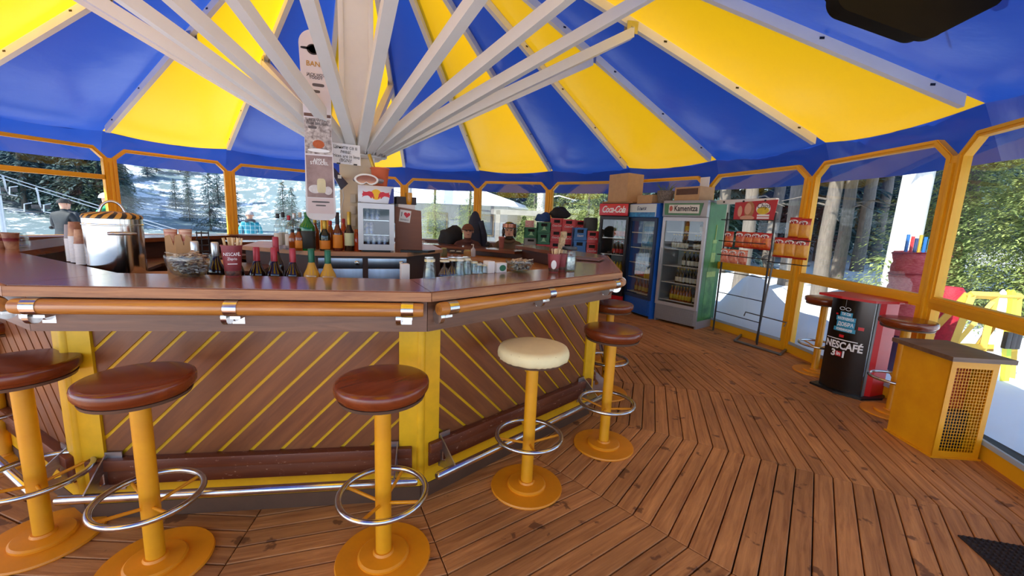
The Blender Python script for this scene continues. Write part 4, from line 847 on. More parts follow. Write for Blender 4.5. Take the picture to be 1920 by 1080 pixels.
def fridge(label, L, R, h, dep, cab, frm, gril, hdr_h, gr_h, rows, key):
    L, R = Vector((L[0], L[1], 0)), Vector((R[0], R[1], 0)); xd = (R - L); W = xd.length; c = (L + R) / 2
    f = thing('display_fridge', label, 'fridge', c, math.atan2(xd.y, xd.x))
    b = MB(); zb, zt = gr_h, h - hdr_h; t_ = .03
    b.box((-W / 2 + t_ / 2, dep / 2, h / 2), (t_, dep, h)); b.build('side_wall', cab, f, smooth=0)
    b = MB(); b.box((W / 2 - t_ / 2, dep / 2, h / 2), (t_, dep, h)); sw = b.build('side_wall', cab, f, smooth=0)
    b = MB(); b.box((0, dep - .015, h / 2), (W - 2 * t_, .03, h)); b.build('back_wall', mat('fridge liner', lin(206, 212, 214), .45, var=.05), f, smooth=0)
    b = MB(); b.box((0, dep / 2, gr_h / 2 + .02), (W - 2 * t_, dep - .03, gr_h - .04)); b.build('base_box', cab, f, smooth=0)
    b = MB(); b.box((0, dep / 2, h - .02), (W, dep, .04)); b.build('roof', cab, f, smooth=0)
    g = MB(); g.box((0, -.004, gr_h / 2 + .02), (W - .01, .02, gr_h - .04), bev=.004); g = g.build('grille', gril, f)
    ns = max(4, int(gr_h / .03))
    for i in range(ns): s = MB(); s.box((0, -.018, .045 + (gr_h - .07) * i / (ns - 1)), (W * .86, .016, .011)); s.build('slat', gril, g, smooth=0)
    b = MB(); b.ring(o2(W / 2 - .005, zb, zt), o2(W / 2 - .05, zb + .05, zt - .055), -.035, .0, LX); d = b.build('door', frm, f, smooth=0)
    b = MB(); b.prism(o2(W / 2 - .048, zb + .048, zt - .052), -.018, -.012, LX); b.build('pane', DOORG, d, smooth=0)
    b = MB(); b.box((-W / 2 + .026 if key != 2 else -W / 2 + .026, -.05, (zb + zt) / 2), (.016, .02, .42), bev=.004); b.build('handle', frm, d)
    b = MB(); b.box((0, dep * .4 - .03, h - hdr_h / 2), (W - .002, dep * .8 + .06, hdr_h - .01), bev=.012); hd_ = b.build('header', cab, f)
    nr = len(rows)
    for i, (zz, items) in enumerate(rows):
        s = MB(); s.box((0, dep * .45, zz - .008), (W - .08, dep * .75, .008)); s.box((0, dep * .45 - dep * .375, zz - .004), (W - .08, .012, .014)); s.build('shelf', WHITE, f, smooth=0)
        for x, me, lab in items:
            M = f.matrix_basis if False else T(*c) @ rotz(f.rotation_euler.z)
            o = link(me.name.split('.')[0], me, None, M @ T(x * (W / 2 - .09), .11 + random.uniform(0, .02), zz - .003)); tag(o, lab, 'bottle', lab)
    return f, hd_, W, sw
def row(me, xs, lab): return [(x, me, lab) for x in xs]
lsp = lambda a, b_, n: [a + (b_ - a) * i / max(1, n - 1) for i in range(n)]
REDG = mat('red sign', lin(214, 30, 44), .3, var=.05, coat=.5); BLKC = mat('black cabinet', lin(26, 26, 30), .35, var=.1); SILC = mat('silver grey cabinet', lin(168, 168, 170), .38, .3, var=.08); BLUC = mat('blue cabinet', lin(32, 96, 190), .35, var=.08)
f1L, f1R = pz(1114, 572), pz(1166, 583); f2L, f2R = pz(1168, 582), pz(1217, 598.5); f3L, f3R = pz(1226, 599), pz(1304, 618)
F1, H1, W1, _ = fridge('tall drinks fridge with red header, left of the three by the windows', f1L, f1R, 1.86, .42, BLKC, BLKC, REDG, .23, .26,
    [(.36, row(cola_me, lsp(-.8, .8, 5), 'dark soda bottle on the lowest shelf of the red headed fridge')), (.66, row(juice_me, lsp(-.7, .9, 6), 'yellow bottle on the second lowest shelf of the red headed fridge')), (.97, row(cola_me, lsp(-.2, .9, 4), 'dark soda bottle on the middle shelf of the red headed fridge')), (1.26, row(green_me, (-.1, .35, .8), 'large green soda bottle on the top shelf of the red headed fridge'))], 0)
b = MB(); b.box((0, -.066, 1.745), (W1 - .02, .02, .2), bev=.006); sgn_ = b.build('sign_face', REDG, H1); text('Coca-Cola', .16, WINK, sgn_, frame((0, -.078, 1.745), (1, 0, 0)), shear=.35, width=.78, space=.86, bold=.003)
F2, H2, W2, _ = fridge('tall drinks fridge with blue grille and white and blue header, middle of three', f2L, f2R, 1.85, .27, BLUC, mat('dark blue frame', lin(30, 46, 80), .35, var=.1), BLUC, .23, .3,
    [(.38, row(brown_me, lsp(-.8, .7, 5), 'amber bottle on the lowest shelf of the blue fridge')), (.63, row(cola_me, lsp(-.85, -.1, 4), 'dark bottle on the second lowest shelf of the blue fridge') + row(juice_me, lsp(.15, .9, 4), 'yellow drink on the second lowest shelf of the blue fridge')), (.88, row(water_me, lsp(-.7, .6, 6), 'clear bottle on the middle shelf of the blue fridge') + row(juice_me, (.85,), 'single yellow drink at the right of the middle shelf of the blue fridge')), (1.13, row(water_me, lsp(-.4, .9, 7), 'water bottle on the second highest shelf of the blue fridge')), (1.38, row(water_me, lsp(-.3, .8, 6), 'water bottle on the top shelf of the blue fridge'))], 1)
b = MB(); b.box((0, -.066, 1.735), (W2 - .02, .02, .2), bev=.006); sgn_ = b.build('sign_face', mat('pale header', lin(214, 226, 226), .3, var=.05), H2)
b = MB(); b.box((0, -.07, 1.668), (W2 - .03, .016, .075), bev=.004); b.build('water_print', mat('water print', lin(60, 160, 210), .3, var=.6, vscale=14, col2=lin(20, 90, 160)), sgn_); text('Банкя', .085, mat('navy ink', lin(20, 40, 90), .5, var=.05), sgn_, frame((0, -.079, 1.765), (1, 0, 0)), shear=.2, width=.9)
F3, H3, W3, S3 = fridge('tall silver beer fridge with green sided cabinet, right of the three', f3L, f3R, 1.89, .5, SILC, mat('light silver frame', lin(196, 196, 198), .35, .3, var=.06), SILC, .25, .28,
    [(.36, row(brown_me, lsp(-.6, .55, 7), 'brown beer bottle on the lowest shelf of the silver fridge') + row(beer_me, (.85,), 'green beer bottle at the right of the lowest shelf of the silver fridge')), (.64, row(beer_me, lsp(-.35, .85, 7), 'beer bottle on the second lowest shelf of the silver fridge')), (.9, row(beer_me, (-.05, .25, .5, .72, .92), 'beer bottle on the middle shelf of the silver fridge')), (1.16, row(beer_me, lsp(-.85, .0, 6), 'beer bottle at the left of the second highest shelf of the silver fridge') + row(beer_me, (.5, .72, .92), 'beer bottle at the right of the second highest shelf of the silver fridge')), (1.42, row(brown_me, (-.1,), 'single brown bottle on the top shelf of the silver fridge') + row(beer_me, (.8,), 'single dark bottle on the top shelf of the silver fridge'))], 2)
b = MB(); b.prism([(-W3 / 2 + .05, -.095), (W3 / 2 - .1, -.095), (W3 / 2 - .06, .08), (-W3 / 2 + .03, .08)], 0, .012, frame((0, -.062, 1.765), (1, 0, 0))); sgn_ = b.build('sign_face', mat('green header', lin(74, 130, 84), .35, var=.2), H3, smooth=0)
b = MB(); b.box((0, -.076, 1.76), (W3 * .68, .008, .125), bev=.003); b.build('name_plate', WHT, sgn_); text('Kamenitza', .115, INK, sgn_, frame((.035, -.0815, 1.765), (1, 0, 0)), width=.76, bold=.002)
b = MB(); b.prism([(.026 * math.cos(a), .04 * math.sin(a)) for a in [2 * PI * i / 20 for i in range(20)]], 0, .003, frame((-W3 * .285, -.080, 1.765), (1, 0, 0))); b.build('crest', mat('crest red', lin(196, 96, 80), .5, var=.3, vscale=60), sgn_, smooth=0)
GSD = mat('green side print', lin(76, 146, 84), .35, vscale=1.6, var=.6, col2=lin(28, 84, 48)); SF = frame((W3 / 2 + .001, .25, 0), (0, 1, 0))
b = MB(); b.prism([(-.24, .12), (.24, .12), (.24, 1.86), (-.24, 1.86)], 0, .002, SF); gs_ = b.build('side_print', GSD, S3, smooth=0)
def bprof(s): p_ = [(.07, .15), (.09, .2), (.09, .75), (.075, .9), (.035, 1.15), (.03, 1.3), (.034, 1.33)]; return [(x * s, z) for x, z in p_] + [(-x * s, z) for x, z in p_[::-1]]
b = MB(); b.prism(bprof(1.5), .002, .004, SF); b.build('print_bottle', mat('print bottle green', lin(110, 170, 90), .35, vscale=5, var=.6, col2=lin(40, 100, 50)), gs_, smooth=0)
for z0, z1, w in ((1.0, 1.14, .06), (.78, .86, .13), (1.28, 1.33, .06)): b = MB(); b.prism([(-w, z0), (w, z0), (w, z1), (-w, z1)], .004, .0055, SF); b.build('print_band', mat('print lime', lin(176, 206, 110), .4, vscale=20, var=.3), gs_, smooth=0)
b = MB(); b.tube([(0, 0, 1.33), (.005, 0, 1.55)], .008, 6, M=Matrix(((0, 1, 0, W3 / 2 + .006), (1, 0, 0, .25), (0, 0, 1, 0), (0, 0, 0, 1)))); b.build('print_spout', MATS['print lime'], gs_)
# things on the fridges
def on_top(F, W, x, y, h): M = T(*F.location) @ rotz(F.rotation_euler.z); return M @ Vector((x * W / 2, y, h))
def carton(label, F, W, x, y, h, dims, m=CARD, rz=0., flaps=True):
    p = on_top(F, W, x, y, h); t = thing('cardboard_box', label, 'box', p, F.rotation_euler.z + rz); b = MB(); b.box((0, 0, dims[2] / 2), dims); b.build('carton', m, t, smooth=0)
    b = MB(); b.box((0, -dims[1] / 2 - .001, dims[2] * .93), (dims[0] * .2, .002, dims[2] * .14)); b.build('tape', mat('packing tape', lin(190, 150, 100), .3, var=.1), t, smooth=0); return t
carton('tall plain cardboard box standing on the red headed fridge', F1, W1, .12, .2, 1.885, (.46, .36, .47), rz=-.25)
b = MB(); b.box((0, 0, .012), (.6, .42, .024)); o = b.build('cardboard_sheet', CARD_D, None, T(*on_top(F1, W1, .05, .21, 1.861)) @ rotz(F1.rotation_euler.z), smooth=0); tag(o, 'flat cardboard sheet under the tall cardboard box', 'cardboard')
carton('small open carton on the blue fridge', F2, W2, -.3, .2, 1.851, (.36, .3, .14), CARD)
bs = thing('wicker_basket', 'grey wicker basket with green twigs on the blue fridge', 'basket', on_top(F2, W2, .62, .2, 1.851))
b = MB(); b.lathe([(0, 0), (.1, 0), (.125, .12), (.13, .2), (.12, .2), (.09, .01), (0, .01)], 20); b.build('weave', mat('wicker', lin(150, 136, 120), .8, vscale=60, var=.7, bump=.6, bscale=50), bs)
for i in range(14): a = i * 2.4; b = MB(); b.tube([(.05 * math.cos(a), .05 * math.sin(a), .1), (.09 * math.cos(a), .09 * math.sin(a), .24), (.16 * math.cos(a + .3), .16 * math.sin(a + .3), .3 + .03 * math.sin(i))], [.006, .005, .002], 5); b.build('twig', mat('twig green', lin(110, 130, 70), .8, var=.3), bs)
t = carton('printed cardboard box with brown band tilted on the silver fridge', F3, W3, -.1, .22, 1.893, (.46, .3, .2), CARD, -.2); b = MB(); b.box((0, -.151, .13), (.4, .002, .09)); b.build('printed_band', mat('brown print', lin(96, 62, 44), .6, var=.3, vscale=20), t, smooth=0)
kp = Vector((RP * math.cos(ang(7)), RP * math.sin(ang(7)), 0)); b = MB(); b.box((0, 0, 0), (.16, .012, .3), bev=.01); o = b.build('fixing_plate', WHITE, None, T(kp.x * .978, kp.y * .978, 2.12) @ rotz(ang(7) - PI / 2)); tag(o, 'white metal fixing plate at the window post above the silver fridge', 'plate')
# ================================================================== CRATES
CW, CH, CD = .255, .228, .22
protos = {}
for nm, m, w in (('red', RED, 'Coca-Cola'), ('green', GREENP, None), ('blue', BLUEP, 'Банкя'), ('grey', GREYP, None)):
    t = thing('bottle_crate', 'proto', 'crate', (0, 0, 0)); b = MB()
    b.box((-CW / 2 + .008, CD / 2, CH / 2), (.016, CD, CH - .006)); b.box((CW / 2 - .008, CD / 2, CH / 2), (.016, CD, CH - .006)); b.box((0, CD - .008, CH / 2), (CW - .032, .016, CH - .006)); b.box((0, CD / 2, .01), (CW - .032, CD - .016, .014))
    b.ring(o2(CW / 2, .003, CH - .003), o2(.058, CH * .6, CH * .86), 0, .014, LX); b.box((0, -.002, CH * .93), (CW * .98, .012, .02)); b.box((0, -.002, .03), (CW * .98, .012, .03)); b.build('shell', m, t, smooth=0)
    b = MB(); b.box((0, .05, CH * .72), (.15, .01, .09)); b.build('inside', mat('crate hole shade', (.03, .02, .02), .8, var=.3), t, smooth=0)  # dark sheet behind the handle hole stands for the shade within
    if w: text(w, .055, WINK, t, frame((0, -.006, CH * .37), (1, 0, 0)), shear=.3 if nm == 'red' else .1, width=.72)
    if nm == 'green':
        b = MB(); b.prism([(-.06, -.04), (-.03, -.015), (-.02, .03), (-.008, .045), (.008, .045), (.02, .03), (.03, -.015), (.06, -.04), (.03, -.03), (-.03, -.03)], 0, .002, frame((0, -.0025, CH * .4), (1, 0, 0))); b.build('emblem', mat('pale green print', lin(150, 196, 150), .5, var=.1), t, smooth=0)
    protos[nm] = t
ORD = 'first second third fourth fifth sixth seventh eighth'.split()
used = set()
cface = -.5
cols = [(1021, 416, 7.75, ['green', 'green', 'red', 'red', 'red', 'red', 'red'], 'green topped column by the wooden ledge'), (1045, 409, 7.8, ['red'] * 7, 'left tall red column'), (1067.5, 411, 7.75, ['red'] * 7, 'right tall red column'), (1089, 413, 8.05, ['red'] * 7, 'red column behind the blue one'), (1089, 427, 7.55, ['blue'] * 6, 'blue column'), (1112, 433, 7.6, ['red'] * 6, 'short red column beside the red headed fridge')]
tops = {}
for px, yt, dep, cs, desc in cols:
    p = pdep(px, yt, dep); n_ = len(cs); hz = p.z / n_; d = Vector((p.x, p.y + 4.46, 0)).normalized(); rz = math.atan2(-d.x, d.y) * .7
    for i, c_ in enumerate(cs):
        lab = '%s bottle crate, %s from top in the %s' % (c_, ORD[i], desc)
        if c_ in used: o = dup(protos[c_], lab, (p.x, p.y, p.z - hz * (i + 1)), rz, 'stacked bottle crates', (1, 1, hz / CH))
        else: o = protos[c_]; used.add(c_); o['label'] = lab; o['group'] = 'stacked bottle crates'; o.location = (p.x, p.y, p.z - hz * (i + 1)); o.rotation_euler = (0, 0, rz); o.scale = (1, 1, hz / CH)
    tops[desc] = p
pl = pdep(996, 437, 7.9); zl = 1.004
g = protos['grey']; g['label'] = 'grey plastic bottle crate on the window ledge under a green one'; g['group'] = 'stacked bottle crates'; g.location = (pl.x, pl.y, zl); g.rotation_euler = (0, 0, -.4); g.scale = (1.05, 1, .7)
dup(protos['green'], 'green plastic bottle crate on a grey crate on the window ledge', (pl.x, pl.y, zl + CH * .7), -.4, 'stacked bottle crates', (1.08, 1, .9))
t = boxthing('small_carton', 'small pink and white carton on the green crate at the ledge', 'box', (pl.x, pl.y + .1, zl + CH * 1.6), (.17, .12, .13), mat('pink white print', lin(226, 196, 190), .6, vscale=30, var=.4, col2=lin(206, 120, 120)), -.4)
b = MB(); b.box((0, 0, .5), (.5, .3, 1.0)); o = b.build('ledge_cabinet', BROWN, None, T(pl.x + .05, pl.y + .14, 0) @ rotz(-.4)); tag(o, 'brown wooden cabinet below the grey crate', 'cabinet')
def lump(name, label, cat, loc, sc, m, seed):
    rnd = random.Random(seed); b = MB(); bm = bmesh.new(); bmesh.ops.create_icosphere(bm, subdivisions=3, radius=1)
    ph = [rnd.uniform(0, 6) for _ in range(6)]
    for v in bm.verts:
        c = v.co; k = 1 + .16 * math.sin(4 * c.x + ph[0]) * math.cos(3 * c.y + ph[1]) + .1 * math.sin(7 * c.z + ph[2] + 4 * c.x) + .06 * math.sin(11 * c.y + ph[3])
        c *= k; c.z = max(c.z, -.55)
    bm.verts.index_update(); b.add([(v.co.x * sc[0], v.co.y * sc[1], (v.co.z + .55) * sc[2]) for v in bm.verts], [[v.index for v in f.verts] for f in bm.faces]); bm.free()
    o = b.build(name, m, None, T(*loc), smooth=80); return tag(o, label, cat)
CLB = mat('black cloth', lin(34, 34, 38), .8, var=.4, bump=.2, bscale=20)
q = tops['left tall red column']; lump('bag', 'crumpled black bag on the red crates', 'bag', (q.x + .1, q.y + .12, q.z + .001), (.2, .12, .14), CLB, 1)
q = tops['green topped column by the wooden ledge']; lump('bag', 'crumpled blue bag on the green crates', 'bag', (q.x + .03, q.y + .12, q.z + .001), (.14, .11, .11), mat('blue cloth', lin(40, 80, 140), .8, var=.4, bump=.2), 2)
q = tops['short red column beside the red headed fridge']; t = thing('bin', 'dark grey boxy cloth thing on the short red crate column', 'bin', (q.x, q.y + .11, q.z + .001), -.3); b = MB(); b.box((0, 0, .12), (.23, .2, .24), bev=.03); b.build('cloth_body', mat('dark grey cloth', lin(58, 60, 60), .6, var=.2, bump=.2), t)  # plain rounded box standing in for a dark cloth thing
# ================================================================== CHIP RACK
XR = 4.82
def rx(px, y_): return pplane(px, y_, (XR, 0, 0), (1, 0, 0))
rk = thing('snack_rack', 'wire snack display rack with red poster before the window', 'display rack', (XR, -.35, 0)); rkM = T(-XR, .35, 0)
WIRE = mat('grey wire', lin(120, 120, 120), .4, .6, var=.2); DW = mat('dark wire', lin(60, 58, 58), .5, .5, var=.2)
def wire(pts, r, m, name): b = MB(); b.tube([rkM @ Vector(p) for p in pts], r, 8); return b.build(name, m, rk, smooth=50)
yl, yr = rx(1352, 500).y, rx(1440, 500).y
for y_ in (yl, yr): wire([(XR, y_, .03), (XR, y_, 1.72)], .012, DW, 'upright')
for z in (.32, .6, .9, 1.14, 1.33, 1.62):
    w = wire([(XR, yl, z), (XR - .1 if z > 1 else XR, yl, z), (XR - .1 if z > 1 else XR, yr, z), (XR, yr, z)], .006, DW, 'shelf_wire')
pA, pB = rx(1346, 381), rx(1458, 374); b = MB(); b.box((0, (pA.y + pB.y) / 2 + .35, (pA.z + pB.z) / 2), (.05, abs(pA.y - pB.y), .06), bev=.006); o = b.build('top_bar', WHITE, rk)
for f_ in (.15, .5, .85): b = MB(); b.lathe([(0, 0), (.012, 0), (.012, .012), (0, .014)], 12, M=T(-.026, pA.y + (pB.y - pA.y) * f_ + .35, (pA.z + pB.z) / 2) @ Matrix.Rotation(-PI / 2, 4, 'Y')); b.build('screw', BLACK, o)
# base and front chrome stand
f0, f1, f2 = pz(1377, 641), pz(1462, 667), pz(1485, 650)
for a_, b_ in ((f0, f1), (f1, f2), (pz(1392, 628), f2), (f0, pz(1392, 628))): wire([a_ + Vector((0, 0, .02)), b_ + Vector((0, 0, .02))], .016, WIRE, 'base_bar')
wire([f2 + Vector((0, 0, .02)), pplane(1524, 412, f2, (1, 0, 0))], .014, CHROME, 'leaning_pole'); mid = pz(1417, 645); wire([mid + Vector((0, 0, .02)), pplane(1452, 480, mid, (1, 0, 0))], .012, WIRE, 'leaning_pole')
wire([pplane(1395, 592, mid, (1, 0, 0)), pplane(1398, 585, mid, (1, 0, 0)), pplane(1475, 605, mid, (1, 0, 0)), pplane(1470, 612, mid, (1, 0, 0))], .008, WIRE, 'tray_wire')
# poster
p0, p1, p2_, p3_ = rx(1379, 380), rx(1459, 368), rx(1453, 412), rx(1378, 413)
po = thing('rack_poster', 'red snack poster with smiling face on top of the display rack', 'poster', (XR - .03, 0, 0)); Wp = abs(p3_.y - p2_.y); PM = frame((0, (p3_.y + p2_.y) / 2, (p3_.z + p0.z) / 2), (0, -1, 0)); hp_ = (p0.z - p3_.z) / 2
b = MB(); b.prism([(-Wp / 2, -hp_), (Wp / 2, -hp_), (Wp / 2 + .03, hp_ + .02), (-Wp / 2, hp_)], -.004, .004, PM); b.build('card', mat('poster red', lin(190, 36, 40), .4, var=.1), po, smooth=0)
def pd(name, x, y_, a, b__, m, z=.0045): q = MB(); q.prism([(x + a * math.cos(t), y_ + b__ * math.sin(t)) for t in [2 * PI * i / 24 for i in range(24)]], z, z + .0008, PM); q.build(name, m, po, smooth=0)
SK = mat('poster skin', lin(226, 172, 140), .5, var=.15); HR = mat('poster hair', lin(190, 130, 84), .5, var=.3, vscale=30)
pd('print_hair', -.06, .02, .075, hp_ * .9, HR); pd('print_face', -.08, .03, .05, hp_ * .62, SK, .0055); pd('print_shoulder', -.08, -hp_ * .72, .11, hp_ * .26, SK, .0056); pd('print_second_face', -.2, 0, .035, hp_ * .6, SK); pd('print_oval', .14, hp_ * .25, .1, hp_ * .62, WINK); pd('print_crisp', .14, hp_ * .05, .085, hp_ * .4, LEM, .006)
text('Chips', .09, INK, po, PM @ T(.14, hp_ * .55, .0075), shear=.2, width=.9); 
for y_ in (-.45, -.72): q = MB(); q.box((.15, hp_ * y_, .006), (.17, .022, .001), M=PM); q.build('print_line', WINK, po, smooth=0)
# snack bags
def bag_mesh(w, h, mats):
    b = MB(); nx, nz = 8, 10
    for side in (-1, 1):
        vs = []; fs = []
        for i in range(nz + 1):
            for j in range(nx + 1):
                u, v = -1 + 2 * j / nx, -1 + 2 * i / nz; e = max(0, 1 - abs(v) ** 6) * max(0, 1 - abs(u) ** 4); pinch = 1 - .06 * (1 - abs(v)) 
                vs.append((u * w / 2 * pinch, side * .03 * e + .003 * math.sin(9 * u + 4 * v), (v + 1) * h / 2))
        for i in range(nz):
            for j in range(nx):
                f = (i * (nx + 1) + j, i * (nx + 1) + j + 1, (i + 1) * (nx + 1) + j + 1, (i + 1) * (nx + 1) + j); fs.append(f)
        o0 = len(b.f); b.add(vs, fs); 
        for n_ in range(len(fs)):
            i = n_ // nx; b.mi[o0 + n_] = 0 if (i >= 7 or i == 0) else 1
    return b.mesh('snack_bag', mats, 80)
BR = mat('snack bag red', lin(196, 50, 36), .3, vscale=14, var=.3); BO = mat('snack bag orange', lin(226, 136, 50), .3, vscale=22, var=.6, col2=lin(190, 50, 30)); BG = mat('snack bag gold', lin(230, 170, 60), .3, vscale=20, var=.35, col2=lin(214, 140, 40)); BRR = mat('snack bag red pattern', lin(206, 70, 44), .3, vscale=26, var=.6, col2=lin(230, 170, 140))
bags = [('orange and red snack bag on the upper left rack shelf', [(1365, 463), (1386, 464), (1402, 466), (1417, 467), (1433, 469)], (.15, .21), (BR, BO), 4.75), ('red patterned snack bag on the lower left rack shelf', [(1358, 492), (1374, 494), (1391, 496)], (.14, .19), (BRR, BRR), 4.75), ('gold snack bag with red top on the highest right rack row', [(1487, 447), (1505, 450)], (.15, .25), (BR, BG), 4.93), ('gold snack bag with red top on the lower right rack row', [(1459, 482), (1479, 484), (1500, 487)], (.155, .24), (BR, BG), 4.85)]
for lab, pts, (w, h), mm, X in bags:
    me = bag_mesh(w, h, list(mm))
    for i, (px, yb) in enumerate(pts):
        p = pplane(px, yb, (X, 0, 0), (1, 0, 0)); side = ('leftmost', 'second', 'third', 'fourth', 'rightmost')
        t = thing('snack_bag', '%s, %s from the left' % (lab, ORD[i]), 'snack bag', p, -PI / 2 + random.uniform(-.1, .1), 'snack bags on the rack'); link('packet', me, t)
        q = MB(); q.prism([(.055 * math.cos(a), .024 * math.sin(a)) for a in [2 * PI * k / 16 for k in range(16)]], 0, .001, frame((0, -.027, h * .8), (1, 0, 0))); q.build('oval_print', WINK, t, smooth=0); text('Chio', .04, mat('bag dark red ink', lin(120, 20, 20), .5, var=.05), t, frame((0, -.029, h * .8), (1, 0, 0)), width=.9, bold=.001)
for z_, ya, yb_, X in ((rx(1440, 487).z - .02, rx(1445, 485).y, rx(1515, 488).y, 4.86), (rx(1490, 449).z - .012, rx(1480, 449).y, rx(1518, 452).y, 4.92)): wire([(X, ya, z_), (X - .09, ya, z_), (X - .09, yb_, z_), (X, yb_, z_)], .006, DW, 'shelf_wire')
# ================================================================== COFFEE STAND
nL, nR, nB = pz(1534, 722), pz(1610, 748), pz(1655, 742); xd = (nR - nL).normalized(); NW = (nR - nL).length; c = (nL + nR) / 2
ns = thing('coffee_stand', 'black promotional coffee stand with red side panel and red top', 'stand', (c.x, c.y, 0), math.atan2(xd.y, xd.x))
ND = .30; NH = .90
bul = lambda x: -.045 * (1 - (x / (NW / 2)) ** 2)
arc = [(x, bul(x)) for x in [NW / 2 * (-1 + 2 * i / 12) for i in range(13)]]
b = MB(); b.prism(arc + [(NW / 2, ND * .25), (-NW / 2, ND)], .02, NH); b.build('front_panel', mat('black gloss print', lin(14, 14, 16), .22, var=.2, coat=.4), ns, smooth=20)
b = MB(); b.prism([(NW / 2 - .01, ND * .2), (NW / 2 + .035, ND * .35), (NW / 2 + .05, ND * .98), (-NW / 2, ND), (-NW / 2 + .02, ND * .9)], .02, NH); b.build('side_panel', mat('red gloss print', lin(214, 28, 30), .4, var=.1), ns, smooth=0)
b = MB(); b.prism([(NW / 2 + .0, ND * .1), (NW / 2 + .006, ND * .1), (NW / 2 + .006, ND * .22), (NW / 2, ND * .22)], .02, NH); b.build('edge_strip', mat('grey edge', lin(120, 130, 130), .3, var=.1), ns, smooth=0)
b = MB(); b.prism([(-NW / 2 - .1, -.05), (-.05, -.1), (NW / 2 + .02, -.06), (NW / 2 + .1, ND * .5), (NW / 2 + .12, ND + .06), (-NW / 2 - .06, ND + .06)], NH, NH + .022); b.build('table_top', mat('red laminate', lin(200, 44, 44), .35, var=.1), ns, smooth=0)
b = MB(); b.prism([(-NW / 2 - .06, -.04), (0, -.08), (NW / 2 + .03, -.03), (NW / 2 + .1, ND * .6), (NW / 2 + .06, ND + .03), (-NW / 2 - .02, ND + .03)], 0, .02); b.build('base', BLACK, ns, smooth=0)
def btext(s_, size, m, x, z, w=1., bold=0., sh=0.):
    o = text(s_, size, m, ns, frame((x, 0, z), (1, 0, 0)), width=1., bold=bold, shear=sh)
    for v in o.data.vertices: v.co.x *= w; v.co.z += -bul(max(-NW / 2, min(NW / 2, v.co.x + x))) + .0015
    return o
WI = WINK; CY = mat('sky blue print', lin(60, 160, 200), .4, var=.05)
def bpatch(name, x0, x1, z0, z1, m, d=.001, sl=0):
    q = MB(); n_ = 8; vs = []; fs = []
    for i in range(n_ + 1):
        x = x0 + (x1 - x0) * i / n_
        for z in (z0, z1): vs += [(x, bul(x) - d, z), (x, bul(x) - d + .0008, z)]
    for i in range(n_): a = i * 4; fs += [(a, a + 4, a + 6, a + 2), (a + 1, a + 3, a + 7, a + 5), (a, a + 1, a + 5, a + 4), (a + 2, a + 6, a + 7, a + 3)]
    fs += [(0, 2, 3, 1), (n_ * 4, n_ * 4 + 1, n_ * 4 + 3, n_ * 4 + 2)]; q.add(vs, fs); q.build(name, m, ns, smooth=0)
for z0, z1, x0, x1, s_, w in ((.735, .775, -.07, .03, 'ТИ СИ', .75), (.69, .732, -.1, .06, 'НАПРАВИЛА', .62), (.63, .687, -.09, .06, 'ДОБРА', .8), (.59, .627, -.11, .07, 'КОМБИНАЦИЯ', .6)):
    bpatch('print_block', x0, x1, z0, z1, CY); btext(s_, (z1 - z0) * .82, WI, (x0 + x1) / 2, (z0 + z1) / 2, w, .001)
btext('NESCAFÉ', .095, WI, -.01, .455, .78, .003); bpatch('print_accent', -.16, .1, .508, .516, WI); btext('3', .085, WI, -.075, .375, 1, .003); btext('in', .05, WI, -.03, .378, 1, .002); btext('1', .085, WI, .01, .375, 1, .003)
bpatch('print_red', -.055, -.005, .352, .40, REDG, .0008); bpatch('print_cup', -.05, -.01, .535, .56, REDG); bpatch('print_cup', .085, .125, .63, .66, REDG); bpatch('print_cup', -.11, -.09, .74, .755, REDG)
for x in (-.06, -.01): q = MB(); q.tube([(x + .02 * math.cos(t), bul(x) - .002, .805 + .014 * math.sin(t)) for t in [2 * PI * i / 16 for i in range(16)]], .0022, 5, True); q.build('print_glasses', WI, ns)
bpatch('print_string', -.037, -.034, .82, .89, GREYP)
# ================================================================== YELLOW CABINET
P1, P2, P3 = Vector((3.85, -2.71, 0)), Vector((3.665, -3.03, 0)), Vector((3.935, -3.15, 0)); xd = (P3 - P2).normalized(); YW = (P3 - P2).length; YD = (P1 - P2).length; YH = .70
yc = thing('mesh_cabinet', 'yellow metal cabinet with square mesh front and brown wooden top', 'cabinet', (P2 + P3) / 2, math.atan2(xd.y, xd.x))
b = MB(); b.box((-YW / 2 + .005, YD / 2, YH / 2), (.01, YD, YH)); b.build('side_panel', YEL, yc, smooth=0)
b = MB(); b.box((YW / 2 - .005, YD / 2, YH / 2), (.01, YD, YH)); b.build('side_panel', YEL, yc, smooth=0)
b = MB(); b.box((0, YD - .005, YH / 2), (YW - .02, .01, YH)); b.build('back_panel', YEL, yc, smooth=0)
b = MB(); b.ring(o2(YW / 2, 0, YH), o2(YW / 2 - .035, .05, YH - .055), -.002, .008, LX); b.build('front_frame', YEL, yc, smooth=0)
b = MB(); b.box((0, YD / 2, .006), (YW + .03, YD + .02, .01)); b.build('bottom_flange', YEL, yc, smooth=0)
nx, nz = 12, 27; x0, x1, z0, z1 = -YW / 2 + .034, YW / 2 - .034, .049, YH - .054; cx_ = []; 
def lines(a, b_, n_, t_): return [v for i in range(n_ + 1) for v in ((a + (b_ - a - t_) * i / n_), (a + (b_ - a - t_) * i / n_ + t_))]
X, Z = lines(x0, x1, nx, .0028), lines(z0, z1, nz, .0028); vs = [(x, .003, z) for z in Z for x in X]; fs = []
for j in range(len(Z) - 1):
    for i in range(len(X) - 1):
        if i % 2 == 0 or j % 2 == 0: a = j * len(X) + i; fs.append((a, a + 1, a + 1 + len(X), a + len(X)))
b = MB(); b.add(vs, fs); gm = b.build('mesh_grille', YEL, yc, smooth=0); md = gm.modifiers.new('thick', 'SOLIDIFY'); md.thickness = .003
